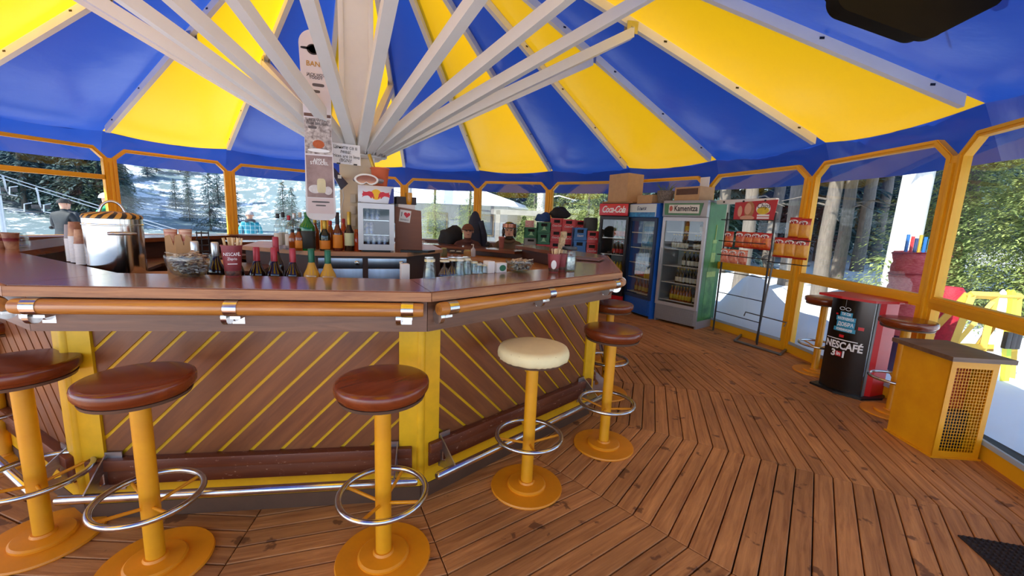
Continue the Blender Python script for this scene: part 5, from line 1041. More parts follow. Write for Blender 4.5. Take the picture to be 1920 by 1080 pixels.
b = MB(); b.prism([(-YW / 2 - .05, -.05), (YW / 2 + .05, -.05), (YW / 2 + .05, YD + .05), (-YW / 2 - .05, YD + .05)], YH, YH + .03); b.build('wooden_top', mat_wood('worn brown top', lin(84, 58, 42), lin(122, 92, 70), .45, 2.5, (1, 10, 10), .2, .05, wear=(lin(190, 176, 150), 30, .7)), yc, smooth=0)
b = MB(); b.box((0, YD * .55, .46), (YW * .8, .16, .3), bev=.02); b.build('heater_block', mat('orange red casing', lin(196, 80, 30), .5, var=.4), yc); b = MB(); b.box((0, YD * .5, .17), (YW * .85, .2, .28), bev=.02); b.build('dark_block', mat('dark block', (.02, .018, .016), .7, var=.3), yc)
# ================================================================== DOOR MAT
m0 = thing('door_mat', 'dark brown rubber mat at the lower right corner of the deck', 'mat', (2.98, -3.84, 0), -.58)
b = MB(); b.box((.0, .0, .004), (.62, .36, .007)); b.build('base', mat('rubber mat', lin(44, 32, 30), .85, var=.3), m0, smooth=0)
b = MB(); n_ = 0
for i in range(24):
    for j in range(14): b.lathe([(.009, .007), (.007, .016), (0, .017)], 5, c=(-.295 + i * .0257, -.165 + j * .0254, 0))
o = b.build('studs', MATS['rubber mat'], m0, smooth=0); o['kind'] = 'stuff'
# ================================================================== PEOPLE
SKIN = mat('skin', lin(214, 160, 134), .55, var=.06); 
def person(label, loc, rz, joints, bones, mats, regions, extra=None, scale=1., category='person'):
    """joints: name -> (x, y, z, radius); bones: pairs; regions: joint name -> material index"""
    t = thing('person', label, category, loc, rz); t.scale = (scale,) * 3
    names = list(joints); me = bpy.data.meshes.new('body'); me.from_pydata([joints[n][:3] for n in names], [(names.index(a), names.index(b)) for a, b in bones], [])
    o = bpy.data.objects.new('body', me); COL.objects.link(o); md = o.modifiers.new('s', 'SKIN'); md.use_smooth_shade = True; md.branch_smoothing = .4
    for i, n in enumerate(names):
        r = joints[n][3]; sv = me.skin_vertices[0].data[i]; sv.radius = (r, r) if not isinstance(r, tuple) else r; sv.use_root = (n == 'pelvis')
    ss = o.modifiers.new('d', 'SUBSURF'); ss.levels = 2; ss.render_levels = 2
    dg = bpy.context.evaluated_depsgraph_get(); dg.update(); m2 = bpy.data.meshes.new_from_object(o.evaluated_get(dg)); bpy.data.objects.remove(o)
    m2.materials.clear()
    for m in mats: m2.materials.append(m)
    P = [(Vector(joints[n][:3]), regions.get(n, 0)) for n in names]
    for f in m2.polygons: c = f.center; f.material_index = min(P, key=lambda q: (q[0] - c).length)[1]; f.use_smooth = True
    link('body', m2, t); return t
def seated(z0, armL, armR):
    J = {'pelvis': (0, .02, z0 + .08, .15), 'belly': (0, .01, z0 + .22, (.15, .12)), 'chest': (0, 0, z0 + .36, (.17, .125)), 'neck': (0, -.01, z0 + .53, .058), 'jaw': (0, -.03, z0 + .60, .072), 'face': (0, -.035, z0 + .67, .088), 'crown': (0, -.02, z0 + .755, .072)}
    B = [('pelvis', 'belly'), ('belly', 'chest'), ('chest', 'neck'), ('neck', 'jaw'), ('jaw', 'face'), ('face', 'crown')]
    for s, sx, arm in (('l', -1, armL), ('r', 1, armR)):
        J['sh' + s] = (sx * .17, .0, z0 + .45, .075); J['el' + s] = (*arm[0], .055); J['wr' + s] = (*arm[1], .042); J['ha' + s] = (*arm[2], .04)
        J['hip' + s] = (sx * .1, -.08, z0 + .06, .095); J['kn' + s] = (sx * .12, -.36, z0 + .05, .07); J['an' + s] = (sx * .12, -.33, .1, .05); J['toe' + s] = (sx * .13, -.46, .05, .042)
        B += [('chest', 'sh' + s), ('sh' + s, 'el' + s), ('el' + s, 'wr' + s), ('wr' + s, 'ha' + s), ('pelvis', 'hip' + s), ('hip' + s, 'kn' + s), ('kn' + s, 'an' + s), ('an' + s, 'toe' + s)]
    return J, B
def standing(lean=0., arms=None):
    J = {'pelvis': (0, 0, .95, .15), 'belly': (0, -.02 - lean * .3, 1.1, (.15, .12)), 'chest': (0, -.02 - lean, 1.3, (.18, .13)), 'neck': (0, -.03 - lean * 1.3, 1.47, .06), 'jaw': (0, -.04 - lean * 1.4, 1.55, .072), 'face': (0, -.045 - lean * 1.4, 1.63, .09), 'crown': (0, -.03 - lean * 1.4, 1.715, .075)}
    B = [('pelvis', 'belly'), ('belly', 'chest'), ('chest', 'neck'), ('neck', 'jaw'), ('jaw', 'face'), ('face', 'crown')]
    for s, sx in (('l', -1), ('r', 1)):
        J['sh' + s] = (sx * .18, -lean, 1.4, .08); J['el' + s] = (sx * .26, -.06 - lean, 1.13, .06); J['wr' + s] = (sx * .2, -.26 - lean, 1.05, .045); J['ha' + s] = (sx * .15, -.33 - lean, 1.06, .042)
        J['hip' + s] = (sx * .1, 0, .86, .1); J['kn' + s] = (sx * .11, -.02, .48, .072); J['an' + s] = (sx * .12, .0, .1, .055); J['toe' + s] = (sx * .14, -.14, .05, .045)
        B += [('chest', 'sh' + s), ('sh' + s, 'el' + s), ('el' + s, 'wr' + s), ('wr' + s, 'ha' + s), ('pelvis', 'hip' + s), ('hip' + s, 'kn' + s), ('kn' + s, 'an' + s), ('an' + s, 'toe' + s)]
    return J, B
def face_parts(t, c, mouth=True, dz=0.):
    x, y, z = c
    for sx in (-1, 1): b = MB(); b.ball((x + sx * .033, y - .08, z + .012), .011, 10); b.build('eye', mat('eye', (.05, .04, .035), .3, var=.2), t, smooth=60)
    b = MB(); b.ball((x, y - .092, z - .012), .016, 10, sc=(.8, 1, 1.5)); b.build('nose', SKIN, t, smooth=60)
    b = MB(); b.ball((x, y - .079, z - .055), .02, 10, sc=(1.2, .5, .35)); b.build('mouth', mat('lips', lin(176, 96, 90), .5, var=.1), t, smooth=60)
    for sx in (-1, 1): b = MB(); b.ball((x + sx * .09, y + .005, z - .005), .022, 10, sc=(.5, .8, 1.3)); b.build('ear', SKIN, t, smooth=60)
def cap_mesh(c, r, z0, z1, sc, n=24):     # shell over the skull from height z0 up
    prof = []; 
    for i in range(9): u = i / 8; a = z0 + (PI / 2 - z0) * u; prof.append((r * math.cos(a), r * math.sin(a)))
    b = MB(); b.lathe([(max(p[0], 1e-6), p[1] * sc[2]) for p in prof], n, M=T(*c) @ Matrix.Diagonal((sc[0], sc[1], 1, 1))); return b
JK1 = mat('dark brown jacket', lin(92, 48, 42), .75, var=.35, vscale=9, bump=.2, bscale=18); JK2 = mat('olive brown jacket', lin(104, 78, 54), .75, var=.35, vscale=9, bump=.2, bscale=18); TR = mat('dark trousers', lin(40, 40, 48), .8, var=.2)
reg = {'face': 1, 'jaw': 1, 'crown': 1, 'neck': 0, 'hal': 2, 'har': 2, 'hipl': 3, 'hipr': 3, 'knl': 3, 'knr': 3, 'anl': 3, 'anr': 3, 'toel': 2, 'toer': 2}
GLV = mat('black glove', lin(26, 24, 26), .7, var=.3)
def face_cam(p): d = Vector((CAM_POS.x - p.x, CAM_POS.y - p.y)); return math.atan2(d.y, d.x) + PI / 2
# left guest with beanie and glasses
p = pdep(877, 428, 7.05); SZ = .60
J, B = seated(SZ, ((-.27, -.05, SZ + .25), (-.16, -.2, SZ + .28), (-.06, -.24, SZ + .30)), ((.27, -.05, SZ + .25), (.16, -.2, SZ + .28), (.05, -.25, SZ + .30)))
g1 = person('seated person in brown beanie and glasses wearing a dark brown jacket', (p.x, p.y, 0), face_cam(p) + .1, J, B, [JK1, SKIN, GLV, TR], reg)
fc = (0, -.035, SZ + .67); face_parts(g1, fc)
cap_mesh((0, -.022, SZ + .69), .102, .06, 0, (1, 1.06, 1.05)).build('beanie', mat('brown knit', lin(120, 72, 52), .85, var=.2, vscale=40, bump=.4, bscale=80), g1, smooth=70)
b = MB(); b.tube([(.1 * math.cos(a), .106 * math.sin(a) - .022, SZ + .70) for a in [2 * PI * i / 24 for i in range(24)]], .012, 8, True); b.build('beanie_cuff', MATS['brown knit'], g1, smooth=60)
gl = MB()
for sx in (-1, 1): gl.tube([(sx * .034 + .026 * math.cos(a), -.128, SZ + .685 + .018 * math.sin(a)) for a in [2 * PI * i / 18 for i in range(18)]], .003, 6, True)
gl.tube([(-.01, -.128, SZ + .69), (.01, -.128, SZ + .69)], .003, 6); gl.tube([(.06, -.128, SZ + .69), (.092, -.03, SZ + .69)], .003, 6); gl.tube([(-.06, -.128, SZ + .69), (-.092, -.03, SZ + .69)], .003, 6); gl.build('glasses', BLACK, g1, smooth=60)
b = MB(); b.ball((-.245, -.06, SZ + .36), .07, 14, sc=(.8, .9, 1)); b.build('red_patch', mat('red fabric', lin(196, 56, 44), .7, var=.3), g1, smooth=60)
b = MB(); b.tube([(.07 * math.cos(a), .07 * math.sin(a) - .005, SZ + .50 + .02 * math.sin(a)) for a in [2 * PI * i / 20 for i in range(20)]], .024, 8, True); b.build('collar', JK1, g1, smooth=60)
# right guest with helmet
p = pdep(955, 427, 6.95); SZ2 = .64
J, B = seated(SZ2, ((-.28, -.12, SZ2 + .27), (-.30, -.25, SZ2 + .42), (-.36, -.30, SZ2 + .46)), ((.26, -.04, SZ2 + .2), (.18, -.22, SZ2 + .22), (.1, -.26, SZ2 + .26)))
g2 = person('seated person in dark ski helmet with goggles wearing an olive brown jacket', (p.x, p.y, 0), face_cam(p), J, B, [JK2, SKIN, GLV, TR], reg)
fc = (0, -.035, SZ2 + .67); face_parts(g2, fc)
hm = mat('dark helmet shell', lin(50, 32, 30), .35, var=.2, coat=.4)
cap_mesh((0, -.012, SZ2 + .69), .125, .18, 0, (1, 1.08, 1.05)).build('helmet', hm, g2, smooth=70)
b = MB()
for sx in (-1, 1): b.ball((sx * .098, .0, SZ2 + .64), .06, 14, sc=(.45, 1.0, 1.35))
b.ball((0, .075, SZ2 + .66), .07, 14, sc=(1.2, .6, 1.2)); b.build('ear_pads', hm, g2, smooth=60)
b = MB(); b.tube([(.09 * math.cos(a), -.02 - .06 * abs(math.sin(a)) * 1.0, SZ2 + .63 - .09 * abs(math.sin(a)) ** 2) for a in [PI * i / 12 for i in range(13)]], .006, 6); b.build('chin_strap', BLACK, g2, smooth=60)
b = MB(); q = [(.128 * math.cos(a), .138 * math.sin(a) - .012) for a in [-PI * .85 + PI * .7 * i / 14 for i in range(15)]]; q2 = [(x * .9, (y + .012) * .9 - .012) for x, y in q[::-1]]; b.prism(q + q2, SZ2 + .725, SZ2 + .785); b.build('goggle_lens', mat('brown mirror lens', lin(150, 84, 56), .15, .4, .6, var=.2), g2, smooth=60)
b = MB(); b.tube([(.08 * math.cos(a), .08 * math.sin(a) - .01, SZ2 + .51 + .025 * math.sin(a)) for a in [2 * PI * i / 20 for i in range(20)]], .03, 8, True); b.build('collar', JK2, g2, smooth=60)
# bench below both guests, drink cup, jacket and rucksack
bm0 = pdep(877, 428, 7.05); bm1 = pdep(955, 427, 6.95); mid = (bm0 + bm1) / 2; dv = (bm1 - bm0); 
bn = thing('bench', 'brown wooden bench under the two seated guests', 'bench', (mid.x + .04, mid.y + .06, 0), math.atan2(dv.y, dv.x))
b = MB(); b.box((0, 0, .50), (1.3, .3, .04), bev=.006); b.build('seat_board', BROWN, bn)
for sx in (-.55, .55): b = MB(); b.box((sx, 0, .24), (.06, .26, .48)); b.build('leg', BROWN, bn)
p = pz(940, 463, ZT); q_ = pdep(940, 462, 6.4); t = thing('drink_cup', 'reddish brown tall drink cup with lid before the helmeted guest', 'cup', (q_.x, q_.y, ZT - .086)); b = MB(); b.lathe([(0, 0), (.036, 0), (.045, .15), (.0, .15)], 20); b.build('cup', mat('rust cup', lin(156, 78, 60), .5, var=.25, vscale=20), t, smooth=50); b = MB(); b.lathe([(.048, .148), (.05, .165), (.04, .172), (0, .172)], 20); b.build('lid', mat('rust lid', lin(186, 110, 96), .5, var=.1), t, smooth=50); b = MB(); b.tube([(0, 0, .17), (.004, 0, .22)], .004, 6); b.build('straw', WINK, t)
p = pdep(890, 437, 7.5); jk = thing('hanging_jacket', 'dark blue jacket hanging on the window post behind the beanie wearer', 'jacket', (p.x, p.y, 0), face_cam(p))
b = MB(); prof = [(.02, 1.62), (.06, 1.58), (.11, 1.45), (.14, 1.25), (.17, 1.0), (.18, .85), (.001, .84)]; vs = []; b.lathe([(r, z) for r, z in prof[::-1]], 20, M=Matrix.Diagonal((1, .45, 1, 1))); b.build('coat', mat('navy nylon', lin(34, 38, 62), .6, var=.35, vscale=7, bump=.3, bscale=12), jk, smooth=60)
b = MB(); b.tube([(.1, -.03, 1.45), (.17, -.04, 1.2), (.19, -.04, .95)], [.05, .055, .05], 10); b.build('sleeve', MATS['navy nylon'], jk, smooth=60)
p = pdep(847, 441, 7.2); lump('rucksack', 'black lumpy rucksack on the ledge left of the beanie wearer', 'bag', (p.x, p.y, p.z - .16), (.20, .14, .20), CLB, 9)
b = MB(); b.box((0, 0, .5), (.36, .3, 1)); zt_ = p.z - .161; o = b.build('side_table', BROWN, None, T(p.x, p.y, 0) @ Matrix.Diagonal((1, 1, zt_, 1))); tag(o, 'brown wooden stand carrying the black rucksack', 'table')
# ================================================================== OUTSIDE
from mathutils import noise
def sst(x, a, b): t = max(0., min(1., (x - a) / (b - a))); return t * t * (3 - 2 * t)
_m1 = pdep(1388, 560, 6.75); _m2 = pdep(1450, 600, 6.2); _m3 = pdep(1525, 620, 5.6)
MOUNDS = [(_m1.x, _m1.y, .95, .36), (_m2.x, _m2.y, .35, .35), (_m3.x, _m3.y, .5, .36), (6.9, .8, .4, .5)]
def gh(x, y):
    r = math.hypot(x, y); a = math.degrees(math.atan2(y, x)); h = -.14
    h += .05 * noise.noise((x * .5, y * .5, 0)) * sst(r, 5.6, 7)
    for mx, my, am, sg in MOUNDS:
        h += am * math.exp(-((x - mx) ** 2 + (y - my) ** 2) / (2 * sg * sg)) * sst(r, 5.55, 6.1)
    left = sst(a, 118, 150) * (1 - sst(a, 200, 240))
    h += left * 7.5 * sst(r, 14, 60) * sst(a, 118, 165)
    back = sst(a, 60, 95) * (1 - sst(a, 165, 190))
    h -= sst(a, 70, 84) * (1 - sst(a, 122, 135)) * 3.0 * sst(r, 13, 40)
    h += back * (58 * sst(r, 42, 240) + 4 * noise.noise((x * .03, y * .03, 2)) * sst(r, 40, 90))
    right = 1 - sst(abs(a + 5), 70, 110)
    h += right * (2.2 * sst(r, 10, 45) + 14 * sst(r, 40, 200))
    return h
rad = [5.55]
while rad[-1] < 260: rad.append(rad[-1] * 1.035 + .06)
NA = 240; vs = []; fs = []
for r in rad:
    for i in range(NA): a = 2 * PI * i / NA; x, y = r * math.cos(a), r * math.sin(a); vs.append((x, y, gh(x, y)))
for j in range(len(rad) - 1):
    for i in range(NA): k = (i + 1) % NA; fs.append((j * NA + i, j * NA + k, (j + 1) * NA + k, (j + 1) * NA + i))
m = bpy.data.materials.new('snow and hazed far forest'); m.use_nodes = True; N = m.node_tree.nodes; L = m.node_tree.links; bs_ = N['Principled BSDF']; bs_.inputs['Roughness'].default_value = .7
g_ = N.new('ShaderNodeNewGeometry'); ln = N.new('ShaderNodeVectorMath'); ln.operation = 'LENGTH'; L.new(g_.outputs['Position'], ln.inputs[0])
mr = N.new('ShaderNodeMapRange'); mr.inputs['From Min'].default_value = 40; mr.inputs['From Max'].default_value = 56; L.new(ln.outputs['Value'], mr.inputs['Value'])
n1 = N.new('ShaderNodeTexNoise'); n1.inputs['Scale'].default_value = .55; n1.inputs['Detail'].default_value = 8; n1.inputs['Roughness'].default_value = .75; L.new(g_.outputs['Position'], n1.inputs['Vector'])
n2 = N.new('ShaderNodeTexNoise'); n2.inputs['Scale'].default_value = .035; n2.inputs['Detail'].default_value = 4; L.new(g_.outputs['Position'], n2.inputs['Vector'])
ad = N.new('ShaderNodeMath'); ad.operation = 'ADD'; L.new(n1.outputs['Fac'], ad.inputs[0]); h2 = N.new('ShaderNodeMath'); h2.operation = 'MULTIPLY'; h2.inputs[1].default_value = .55; L.new(n2.outputs['Fac'], h2.inputs[0]); L.new(h2.outputs[0], ad.inputs[1])
r1 = N.new('ShaderNodeValToRGB'); e = r1.color_ramp.elements; e[0].position = .725; e[0].color = (1, 1, 1, 1); e[1].position = .775; e[1].color = (0, 0, 0, 1)
hv = N.new('ShaderNodeMath'); hv.operation = 'MULTIPLY'; hv.inputs[1].default_value = .9; L.new(ad.outputs[0], hv.inputs[0]); L.new(hv.outputs[0], r1.inputs[0])
ml = N.new('ShaderNodeMath'); ml.operation = 'MULTIPLY'; fa_ = N.new('ShaderNodeAttribute'); fa_.attribute_name = 'forest'; L.new(r1.outputs[0], ml.inputs[0]); L.new(fa_.outputs['Fac'], ml.inputs[1])
mxc = N.new('ShaderNodeMixRGB'); mxc.inputs[1].default_value = (.80, .83, .88, 1); mxc.inputs[2].default_value = (.17, .235, .25, 1); L.new(ml.outputs[0], mxc.inputs[0]); L.new(mxc.outputs[0], bs_.inputs['Base Color'])  # forest tone lightened and blued, distance haze put into the colour
bp = N.new('ShaderNodeBump'); bp.inputs['Strength'].default_value = .4; bp.inputs['Distance'].default_value = .05; n3 = N.new('ShaderNodeTexNoise'); n3.inputs['Scale'].default_value = 3; n3.inputs['Detail'].default_value = 5; L.new(g_.outputs['Position'], n3.inputs['Vector']); L.new(n3.outputs['Fac'], bp.inputs['Height']); L.new(bp.outputs[0], bs_.inputs['Normal'])
b = MB(); b.add(vs, fs); gr = b.build('snow_ground', m, None, smooth=80); gr['kind'] = 'structure'
at_ = gr.data.attributes.new('forest', 'FLOAT', 'POINT')      # where the far woods grow
for i_, v_ in enumerate(gr.data.vertices):
    r_ = math.hypot(v_.co.x, v_.co.y); a_ = math.degrees(math.atan2(v_.co.y, v_.co.x)); u_ = sst(a_, 126, 136); at_.data[i_].value = sst(r_, 40 + 24 * u_, 56 + 24 * u_)
# ------------------------------------------------------------------ trees
BARK = mat('grey bark', lin(122, 112, 102), .9, var=.4, vscale=8, stretch=(3, 3, .6), bump=.8, bscale=14); BARK_SUN = mat('sunlit bark', lin(226, 220, 212), .9, var=.25, vscale=10, stretch=(3, 3, .6), bump=.8, bscale=14)  # second bark is lightened to stand for sunlight on the trunks
def needle_mat(name, c1, c2):
    m = bpy.data.materials.new(name); m.use_nodes = True; MATS[name] = m; N = m.node_tree.nodes; L = m.node_tree.links; b_ = N['Principled BSDF']; b_.inputs['Roughness'].default_value = .65
    tc = N.new('ShaderNodeTexCoord'); nz = N.new('ShaderNodeTexNoise'); nz.inputs['Scale'].default_value = 2.5; nz.inputs['Detail'].default_value = 6; L.new(tc.outputs['Object'], nz.inputs['Vector'])
    rp = N.new('ShaderNodeValToRGB'); e = rp.color_ramp.elements; e[0].position = .35; e[0].color = (*c1, 1); e[1].position = .65; e[1].color = (*c2, 1); L.new(nz.outputs['Fac'], rp.inputs[0]); L.new(rp.outputs[0], b_.inputs['Base Color'])
    t = N.new('ShaderNodeBsdfTranslucent'); L.new(rp.outputs[0], t.inputs[0]); mx = N.new('ShaderNodeMixShader'); mx.inputs[0].default_value = .3; L.new(b_.outputs[0], mx.inputs[1]); L.new(t.outputs[0], mx.inputs[2]); L.new(mx.outputs[0], N['Material Output'].inputs[0]); return m
NG = needle_mat('sunny fir needles', lin(110, 128, 74), lin(172, 182, 110)); ND_ = needle_mat('dark spruce needles', lin(46, 66, 56), lin(92, 110, 84)); NB_ = needle_mat('bluish spruce needles', lin(54, 78, 80), lin(100, 124, 122))
def foliage(seed, H, R, z0, nw, per, m, card=.10, dens=9, droop=.35):
    rnd = random.Random(seed); vs = []; fs = []
    def quad(c, d, w, l):
        d = d.normalized(); s = d.cross(Vector((rnd.uniform(-.4, .4), rnd.uniform(-.4, .4), 1))).normalized() * w; o = len(vs)
        vs.extend([c - s, c + s * .9 + d * l * .3, c + d * l, c - s * 1.1 + d * l * .5]); fs.append((o, o + 1, o + 2, o + 3))
    for i in range(nw):
        u = i / nw; z = z0 + (H - z0) * u; rl = R * (1 - u) ** .8 + .12
        for j in range(max(4, int(per * (1 - u * .5)))):
            a = rnd.uniform(0, 2 * PI); ln_ = rl * rnd.uniform(.75, 1.1); dr = droop * rnd.uniform(.6, 1.3); d0 = Vector((math.cos(a), math.sin(a), .1))
            steps = max(3, int(dens * ln_ / R))
            for s_ in range(steps):
                f = (s_ + 1) / steps; c = Vector((0, 0, z)) + Vector((d0.x, d0.y, .12 - dr * f)) * ln_ * f
                side = rnd.choice((-1, 1)); dd = Vector((d0.x, d0.y, -dr)) + Vector((-d0.y, d0.x, 0)) * side * rnd.uniform(.3, 1.2) + Vector((0, 0, rnd.uniform(-.4, .15)))
                for _ in range(2): quad(c + Vector((rnd.gauss(0, .05), rnd.gauss(0, .05), rnd.gauss(0, .05))) * R * .4, dd + Vector((rnd.gauss(0, .3), rnd.gauss(0, .3), rnd.gauss(0, .25))), card * rnd.uniform(.35, .7), card * rnd.uniform(2.5, 4.5))
    b = MB(); b.v = [tuple(v) for v in vs]; b.f = fs; b.mi = [0] * len(fs); me = bpy.data.meshes.new('foliage'); me.from_pydata(b.v, [], b.f); me.materials.append(m); me.update(); return me
def trunk_mesh(H, r0, r1, m, seed=0, stubs=0, lean=0.):
    rnd = random.Random(seed); b = MB(); n_ = 8; b.tube([(lean * (i / n_) + .03 * rnd.uniform(-1, 1), .03 * rnd.uniform(-1, 1), H * i / n_ - .4 * (i == 0)) for i in range(n_ + 1)], [r0 + (r1 - r0) * i / n_ + (.12 * r0 if i == 0 else 0) for i in range(n_ + 1)], 12)
    for _ in range(stubs):
        z = rnd.uniform(.15, .9) * H; a = rnd.uniform(0, 2 * PI); l = rnd.uniform(.5, 1.4); x = lean * z / H
        b.tube([(x, 0, z), (x + l * .5 * math.cos(a), l * .5 * math.sin(a), z + .1), (x + l * math.cos(a), l * math.sin(a), z - .05)], [.03, .02, .008], 5)
    return b.mesh('trunk', m, 60)
def tree(label, loc, fol, trk, s=1., rz=0., group=None):
    t = thing('conifer_tree', label, 'tree', loc, rz, group); t.scale = (s, s, s)
    if trk: link('trunk', trk, t)
    if fol: o = link('foliage', fol, t); o['kind'] = 'stuff'
    return t
fA = foliage(1, 9, 2.1, .8, 40, 12, ND_, .11, 9); fB = foliage(2, 10, 2.3, .9, 42, 12, NB_, .12, 9); fC = foliage(3, 6.5, 2.2, .25, 64, 22, NG, .030, 22, .3); fTop = foliage(4, 13, 2.0, 5.0, 26, 10, ND_, .14, 8); fS = foliage(5, 1.7, .7, .1, 16, 9, NG, .04, 7)
tA = trunk_mesh(9, .16, .03, BARK, 1); tB = trunk_mesh(12, .17, .07, BARK, 2, 26); tC = trunk_mesh(12, .21, .1, BARK, 3, 22, .3); tL = trunk_mesh(12, .25, .17, BARK_SUN, 4, 10, .45); tM = trunk_mesh(11, .16, .09, BARK_SUN, 6, 12, .1)
def gp(px, y_, dep): p = pdep(px, y_, dep); return Vector((p.x, p.y, gh(p.x, p.y)))
# light green firs filling the right-most window and near the middle windows
tree('big sunlit light green fir outside the far right window', gp(1945, 470, 7.6), fC, tA, .85, .3)
tree('sunlit fir between the pale trunk and the right window post', gp(1800, 470, 10.0), fC, tA, .95, 1.3)
tree('sunlit fir beyond the right edge of the right window', gp(2090, 480, 7.4), fC, tA, 1.0, 2.3)
tree('tiny young fir in the snow before the pale trunk', gp(1650, 540, 7.6), fS, None, .8, .2)
tree('large pale sunlit trunk seen through the window beside the red netting', gp(1688, 520, 8.2), fTop, tL, 1., 3.4)
spots = [(1575, 12.5), (1610, 15.5), (1545, 10.5), (1640, 17.5), (1480, 12.5), (1440, 16), (1395, 11), (1350, 15)]
desc = ['grey trunk behind the coffee stand', 'thin grey trunk right of the one behind the coffee stand', 'stout grey trunk just right of the snack rack', 'far thin trunk left of the pale trunk', 'grey trunk behind the gold snack bags', 'far trunk behind the snack rack', 'trunk beside the green fridge side', 'far trunk behind the silver fridge']
for (px, d), ds in zip(spots, desc): tree('tall conifer with bare ' + ds, gp(px, 480, d), fTop, tB if int(px) % 2 else tC, 1., px * .1)
for px, d, ds in ((765, 16, 'left'), (1012, 14, 'right'), (905, 18, 'middle')): tree('pale bare trunk outside the windows behind the guests, %s one' % ds, gp(px, 430, d), None, tM, 1., px)
rnd = random.Random(11)
for i in range(46):
    px = 1180 + 800 * rnd.random(); d = rnd.uniform(17, 34); tree('dark spruce deep in the forest beyond the right windows', gp(px, 450, d), (fA, fB)[i % 2], tA, rnd.uniform(.9, 1.3), rnd.uniform(0, 6), 'dark spruces of the right forest')
for i in range(16):
    px = 740 + 420 * i / 16 + rnd.uniform(-10, 10); d = rnd.uniform(20, 34); tree('spruce behind the white roofed hut beyond the middle windows', gp(px, 420, d), (fC, fB, fA)[i % 3], tA, rnd.uniform(.8, 1.2) * (1.3 if i % 3 == 0 else 1), rnd.uniform(0, 6), 'spruces beyond the middle windows')
for px, d in ((815, 14), (880, 13), (1000, 12.5), (1100, 12)): tree('young light green fir outside the middle windows, at picture column %s' % {815: 'of the brown panel', 880: 'of the beanie wearer', 1000: 'of the green crates', 1100: 'of the blue crates'}[px], gp(px, 430, d), fC, tA, .42, px)
for i in range(26):
    px = -60 + 280 * rnd.random() ** 1.2; d = rnd.uniform(46, 66); tree('dark spruce on the slope beyond the left windows', gp(px, 400, d), (fA, fB)[i % 2], tA, rnd.uniform(1.0, 1.6), rnd.uniform(0, 6), 'dark spruces beyond the left windows')
for i in range(22):
    px = 215 + 440 * rnd.random() ** 1.8; d = rnd.uniform(52, 90); tree('snow dusted spruce on the far mountainside', gp(px, 400, d), (fB, fA)[i % 2], tA, rnd.uniform(.45, .75), rnd.uniform(0, 6), 'spruces on the far mountainside')
# hut with snowy roof beyond the middle windows
c = gp(840, 430, 19); hut = thing('hut', 'grey hut with white snowy roof beyond the middle windows', 'hut', c, -.5)
b = MB(); b.box((0, 0, 1.1), (6, 3, 2.2)); b.build('wall', mat('grey boards', lin(120, 124, 128), .8, var=.3, vscale=6, stretch=(6, 6, .5)), hut, smooth=0)
b = MB(); b.prism([(-3.5, 2.1), (3.5, 2.1), (3.3, 2.3), (0, 3.3), (-3.3, 2.3)], -2, 2, LX); b.build('snow_roof', mat('roof snow', (.82, .85, .9), .7, var=.05), hut, smooth=0)
for x in (-2, 0, 2): b = MB(); b.box((x, -1.51, 1.3), (.9, .04, .9)); w_ = b.build('window', mat('hut frame', lin(90, 76, 60), .7, var=.2), hut, smooth=0); b = MB(); b.box((x, -1.54, 1.3), (.75, .02, .75)); b.build('pane', mat('hut pane', lin(60, 70, 80), .15, var=.2), w_, smooth=0)
pg = thing('wooden_gate', 'weathered timber post frame outside the window behind the helmeted guest', 'frame', gp(980, 430, 11.5), -.4)
for x in (-.7, .7): b = MB(); b.box((x, 0, .95), (.12, .12, 1.9)); b.build('post', mat('grey timber', lin(150, 146, 140), .8, var=.3), pg, smooth=0)
b = MB(); b.box((0, 0, 1.85), (1.8, .12, .14)); b.build('beam', MATS['grey timber'], pg, smooth=0)
# ------------------------------------------------------------------ chairlift
DPT = 26; CAB = mat('steel cable', (.5, .53, .56), .4, .6, var=.1)
cl = thing('chairlift', 'chairlift line with two hanging cables and tower beyond the left window', 'chairlift', gp(5, 420, DPT))
o0 = Vector(cl.location)
for yy in (0, 6):
    pa, pb_ = pdep(-150, 280 + yy, DPT), pdep(640, 520 + yy, DPT + 14); n_ = 12
    b = MB(); b.tube([(pa.lerp(pb_, i / n_) - o0) - Vector((0, 0, .9 * math.sin(PI * i / n_) * .2)) for i in range(n_ + 1)], .03, 6); b.build('cable', CAB, cl, smooth=60)
pt = pdep(4, 322, DPT); b = MB(); b.tube([(0, 0, -.3), (0, 0, pt.z - o0.z)], .13, 10); b.build('tower', CAB, cl); b = MB(); b.box((0, 0, pt.z - o0.z), (.3, 2.0, .2), M=rotz(.5)); b.build('crossarm', CAB, cl)
for px, y0, y1, nm in ((74, 352, 398, 'a'), (10, 330, 366, 'b')):
    pa, pb_ = pdep(px, y0, DPT + (1.5 if px > 50 else 0)), pdep(px, y1, DPT + (1.5 if px > 50 else 0)); ch = thing('lift_chair', 'chairlift chair hanging left of the dark jacketed person' if nm == 'a' else 'chairlift chair by the lift tower at the left picture edge', 'lift chair', pb_, -.2); h = pa.z - pb_.z
    b = MB(); b.tube([(0, 0, h), (.05, 0, h * .8), (0, .1, h * .35), (0, .25, .1)], .05, 8); b.build('hanger', CAB, ch, smooth=60)
    b = MB(); b.box((0, -.1, .02), (1.1, .45, .07), bev=.02); b.build('seat', DARKMETAL, ch); b = MB(); b.box((0, .16, .36), (1.1, .05, .26), bev=.02); b.build('backrest', DARKMETAL, ch)
    for sx in (-.55, .55): b = MB(); b.tube([(sx, .2, .6), (sx, -.3, .5), (sx, -.35, .05), (sx, .1, .0)], .035, 6); b.build('side_bar', CAB, ch, smooth=60)
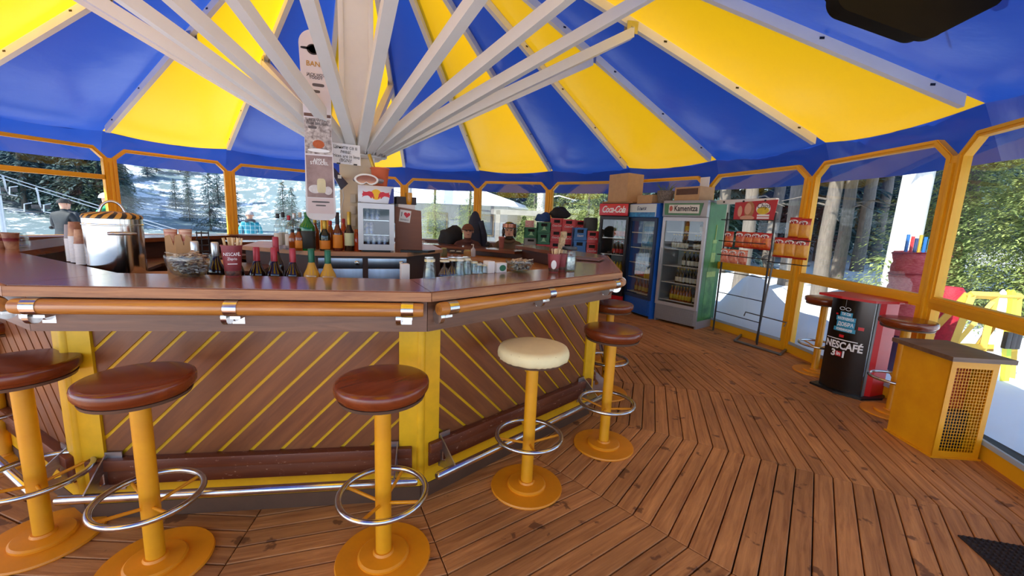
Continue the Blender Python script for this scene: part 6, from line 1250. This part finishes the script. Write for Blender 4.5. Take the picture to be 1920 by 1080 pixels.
# ------------------------------------------------------------------ people outside
reg2 = dict(reg); 
def outside_person(label, hx, hy, dep, jacket, lean, turn, hat=None, hairc=None):
    p = pdep(hx, hy, dep); gz = gh(p.x, p.y); s = (p.z - gz) / 1.64; J, B = standing(lean)
    t = person(label, (p.x, p.y, gz), turn, J, B, [jacket, SKIN, GLV, TR], reg2, scale=s); cz = (0, -.045 - lean * 1.4, 1.63); face_parts(t, cz)
    cap_mesh((0, -.03 - lean * 1.4, 1.645), .105, .02 if hat else -.1, 0, (1, 1.08, 1.05)).build('hat' if hat else 'hair', hat or hairc, t, smooth=70); return t
outside_person('person in a dark jacket standing outside the left window', 110, 381, 8.8, mat('black ski jacket', lin(38, 44, 50), .7, var=.3, vscale=8, bump=.2), .05, face_cam(pdep(110, 381, 8.8)) + 2.4, mat('dark hat', lin(50, 48, 50), .8, var=.2))
outside_person('person bending close behind the dark jacketed one outside', 132, 382, 9.6, mat('dark grey ski jacket', lin(52, 58, 66), .7, var=.3, vscale=8, bump=.2), .04, face_cam(pdep(132, 382, 9.6)) - .9, None, mat('brown hair', lin(70, 50, 40), .8, var=.3))
outside_person('person in a green jacket and white hat outside beside the window post', 190, 372, 8.2, mat('green ski jacket', lin(20, 170, 110), .6, var=.25, vscale=8, bump=.2), .03, face_cam(pdep(190, 372, 8.2)) + 1.2, mat('white hat', lin(224, 226, 230), .8, var=.1))
pl_ = mat('teal plaid', lin(40, 150, 170), .7, var=.1); Np = pl_.node_tree.nodes; Lp = pl_.node_tree.links
ck = Np.new('ShaderNodeTexBrick'); ck.offset = 0; ck.inputs['Color1'].default_value = (*lin(40, 150, 170), 1); ck.inputs['Color2'].default_value = (*lin(30, 130, 156), 1); ck.inputs['Mortar'].default_value = (*lin(226, 240, 240), 1); ck.inputs['Scale'].default_value = 9; ck.inputs['Mortar Size'].default_value = .03; ck.inputs['Brick Width'].default_value = 1; ck.inputs['Row Height'].default_value = 1
tcp = Np.new('ShaderNodeTexCoord'); mpp = Np.new('ShaderNodeMapping'); mpp.inputs['Rotation'].default_value = (PI / 2, 0, 0); Lp.new(tcp.outputs['Object'], mpp.inputs[0]); Lp.new(mpp.outputs[0], ck.inputs['Vector']); Lp.new(ck.outputs['Color'], Np['Principled BSDF'].inputs['Base Color'])
tp_ = outside_person('person in a teal plaid jacket seen from behind outside the window', 468, 403, 10.5, pl_, .02, face_cam(pdep(468, 403, 10.5)) + PI, mat('grey white hat', lin(190, 188, 190), .8, var=.3, vscale=20))
b = MB(); b.tube([(.1 * math.cos(a), .1 * math.sin(a) + .01, 1.47 + .03 * math.sin(a)) for a in [2 * PI * i / 20 for i in range(20)]], .04, 8, True); b.build('hood', mat('dark hood', lin(56, 60, 70), .8, var=.2), tp_, smooth=60)
# ------------------------------------------------------------------ red netting drum with poles
c = gp(1700, 610, 4.95); NZT = pdep(1715, 472, 4.95).z - c.z; nb = thing('netting_roll', 'roll of red safety netting on a dark blue drum outside the right window', 'netting', c)
b = MB(); n_ = 40; vs = []; fs = []; RN = .24
for i in range(24):
    z = .45 + (NZT - .45) * i / 23
    for j in range(n_): a = 2 * PI * j / n_; r = RN * (1 + .03 * math.sin(5 * a + i) + .03 * math.sin(i * 2.1) + .02 * math.sin(17 * a)); vs.append((r * math.cos(a), r * math.sin(a), z))
for i in range(23):
    for j in range(n_): k = (j + 1) % n_; fs.append((i * n_ + j, i * n_ + k, (i + 1) * n_ + k, (i + 1) * n_ + j))
b.add(vs, fs); b.build('netting', mat('red netting', lin(176, 44, 60), .7, vscale=30, var=.5, col2=lin(206, 110, 110), stretch=(1, 1, 4), bump=.8, bscale=60), nb, smooth=60)
for z in (NZT * .62, NZT * .82, NZT * .99): b = MB(); b.tube([((RN + .012) * math.cos(a), (RN + .012) * math.sin(a), z + .015 * math.sin(2 * a)) for a in [2 * PI * i / 32 for i in range(32)]], .008, 6, True); b.build('rope', mat('red rope', lin(150, 30, 40), .7, var=.3), nb, smooth=60)
b = MB(); b.lathe([(0, -.1), (.2, -.1), (.215, .2), (.21, .46), (0, .46)], 32); b.build('drum', mat('dark blue drum', lin(36, 36, 74), .6, var=.3), nb, smooth=40)
b = MB(); b.prism([(.1, .78), (.2, .74), (.22, .84), (.12, .88)], -.02, .02, LX @ T(0, 0, 0)); 
PC = [BLUEP, RED, mat('dark blue pole', lin(40, 60, 110), .5, var=.2), GOLD, BLUEP, mat('teal pole', lin(30, 140, 170), .5, var=.2), BLUEP]
for i, px in enumerate((1674, 1684, 1692, 1700, 1710, 1720, 1729)):
    p = pdep(px, 455, 4.95) ; dx = p - c; d = dx.x * _R.x + dx.y * _R.y; b = MB(); b.tube([(0, 0, NZT * .5), (0, 0, NZT + .2 - .02 * (i % 3))], .017, 8); o = b.build('slalom_pole', PC[i], None, T(c.x + _R.x * d * .9, c.y + _R.y * d * .9, c.z)); tag(o, 'slalom pole stuck in the red netting roll, %s from the left' % ('first second third fourth fifth sixth seventh'.split()[i]), 'pole', 'slalom poles')
p = gp(1772, 600, 5.4); b = MB(); b.lathe([(0, 0), (.15, 0), (.17, .4), (.16, .9), (.1, 1.0), (0, 1.0)], 24); o = b.build('netting_bundle', mat('crimson netting', lin(190, 36, 60), .7, vscale=30, var=.4, bump=.6), None, T(*p), smooth=50); tag(o, 'smaller crimson netting bundle right of the large roll', 'netting')
# yellow ski rack with skis
c = gp(1853, 610, 4.9); YP = mat('pale yellow timber', lin(236, 196, 84), .6, var=.15, vscale=8); zt = pdep(1853, 553, 4.9).z - c.z
sr = thing('ski_rack', 'pale yellow timber ski rack outside the far right window', 'ski rack', c, -YAW)
def bar_(a, b_, w=.07): q = MB(); q.tube([a, b_], w / 1.6, 4); q.build('timber', YP, sr, smooth=0)
bar_((-.42, 0, 0), (-.27, 0, zt)); bar_((.42, 0, 0), (.27, 0, zt)); bar_((-.3, 0, zt), (.3, 0, zt)); bar_((-.37, 0, zt * .36), (.37, 0, zt * .36)); bar_((0, 0, 0), (0, .0, zt)); bar_((-.35, 0, zt * .36), (.0, 0, zt * .95), .05); bar_((.35, 0, zt * .36), (.0, 0, zt * .95), .05); bar_((-.42, .5, 0), (-.27, .05, zt)); bar_((.42, .5, 0), (.27, .05, zt))
for i, (px, m_, dsc) in enumerate(((1893, mat('white ski', lin(230, 230, 235), .35, var=.1), 'white'), (1903, mat('yellow ski', lin(236, 220, 40), .35, var=.1), 'yellow'), (1912, mat('green yellow ski', lin(190, 220, 60), .35, var=.1), 'lime'))):
    p = gp(px, 600, 4.75); t = thing('ski', '%s ski leaning against the timber rack outside' % dsc, 'ski', p, -YAW); b = MB(); n_ = 10; pts = []
    b.prism([(-.045, 0), (.045, 0), (.035, .5), (.05, .95), (.03, 1.05), (0, 1.08), (-.03, 1.05), (-.05, .95), (-.035, .5)], -.008, .008, Matrix.Rotation(-.12, 4, 'X') @ LX); b.build('blade', m_, t, smooth=0); b = MB(); b.box((0, -.02, .5), (.06, .05, .2), bev=.01); b.build('binding', BLACK, t)
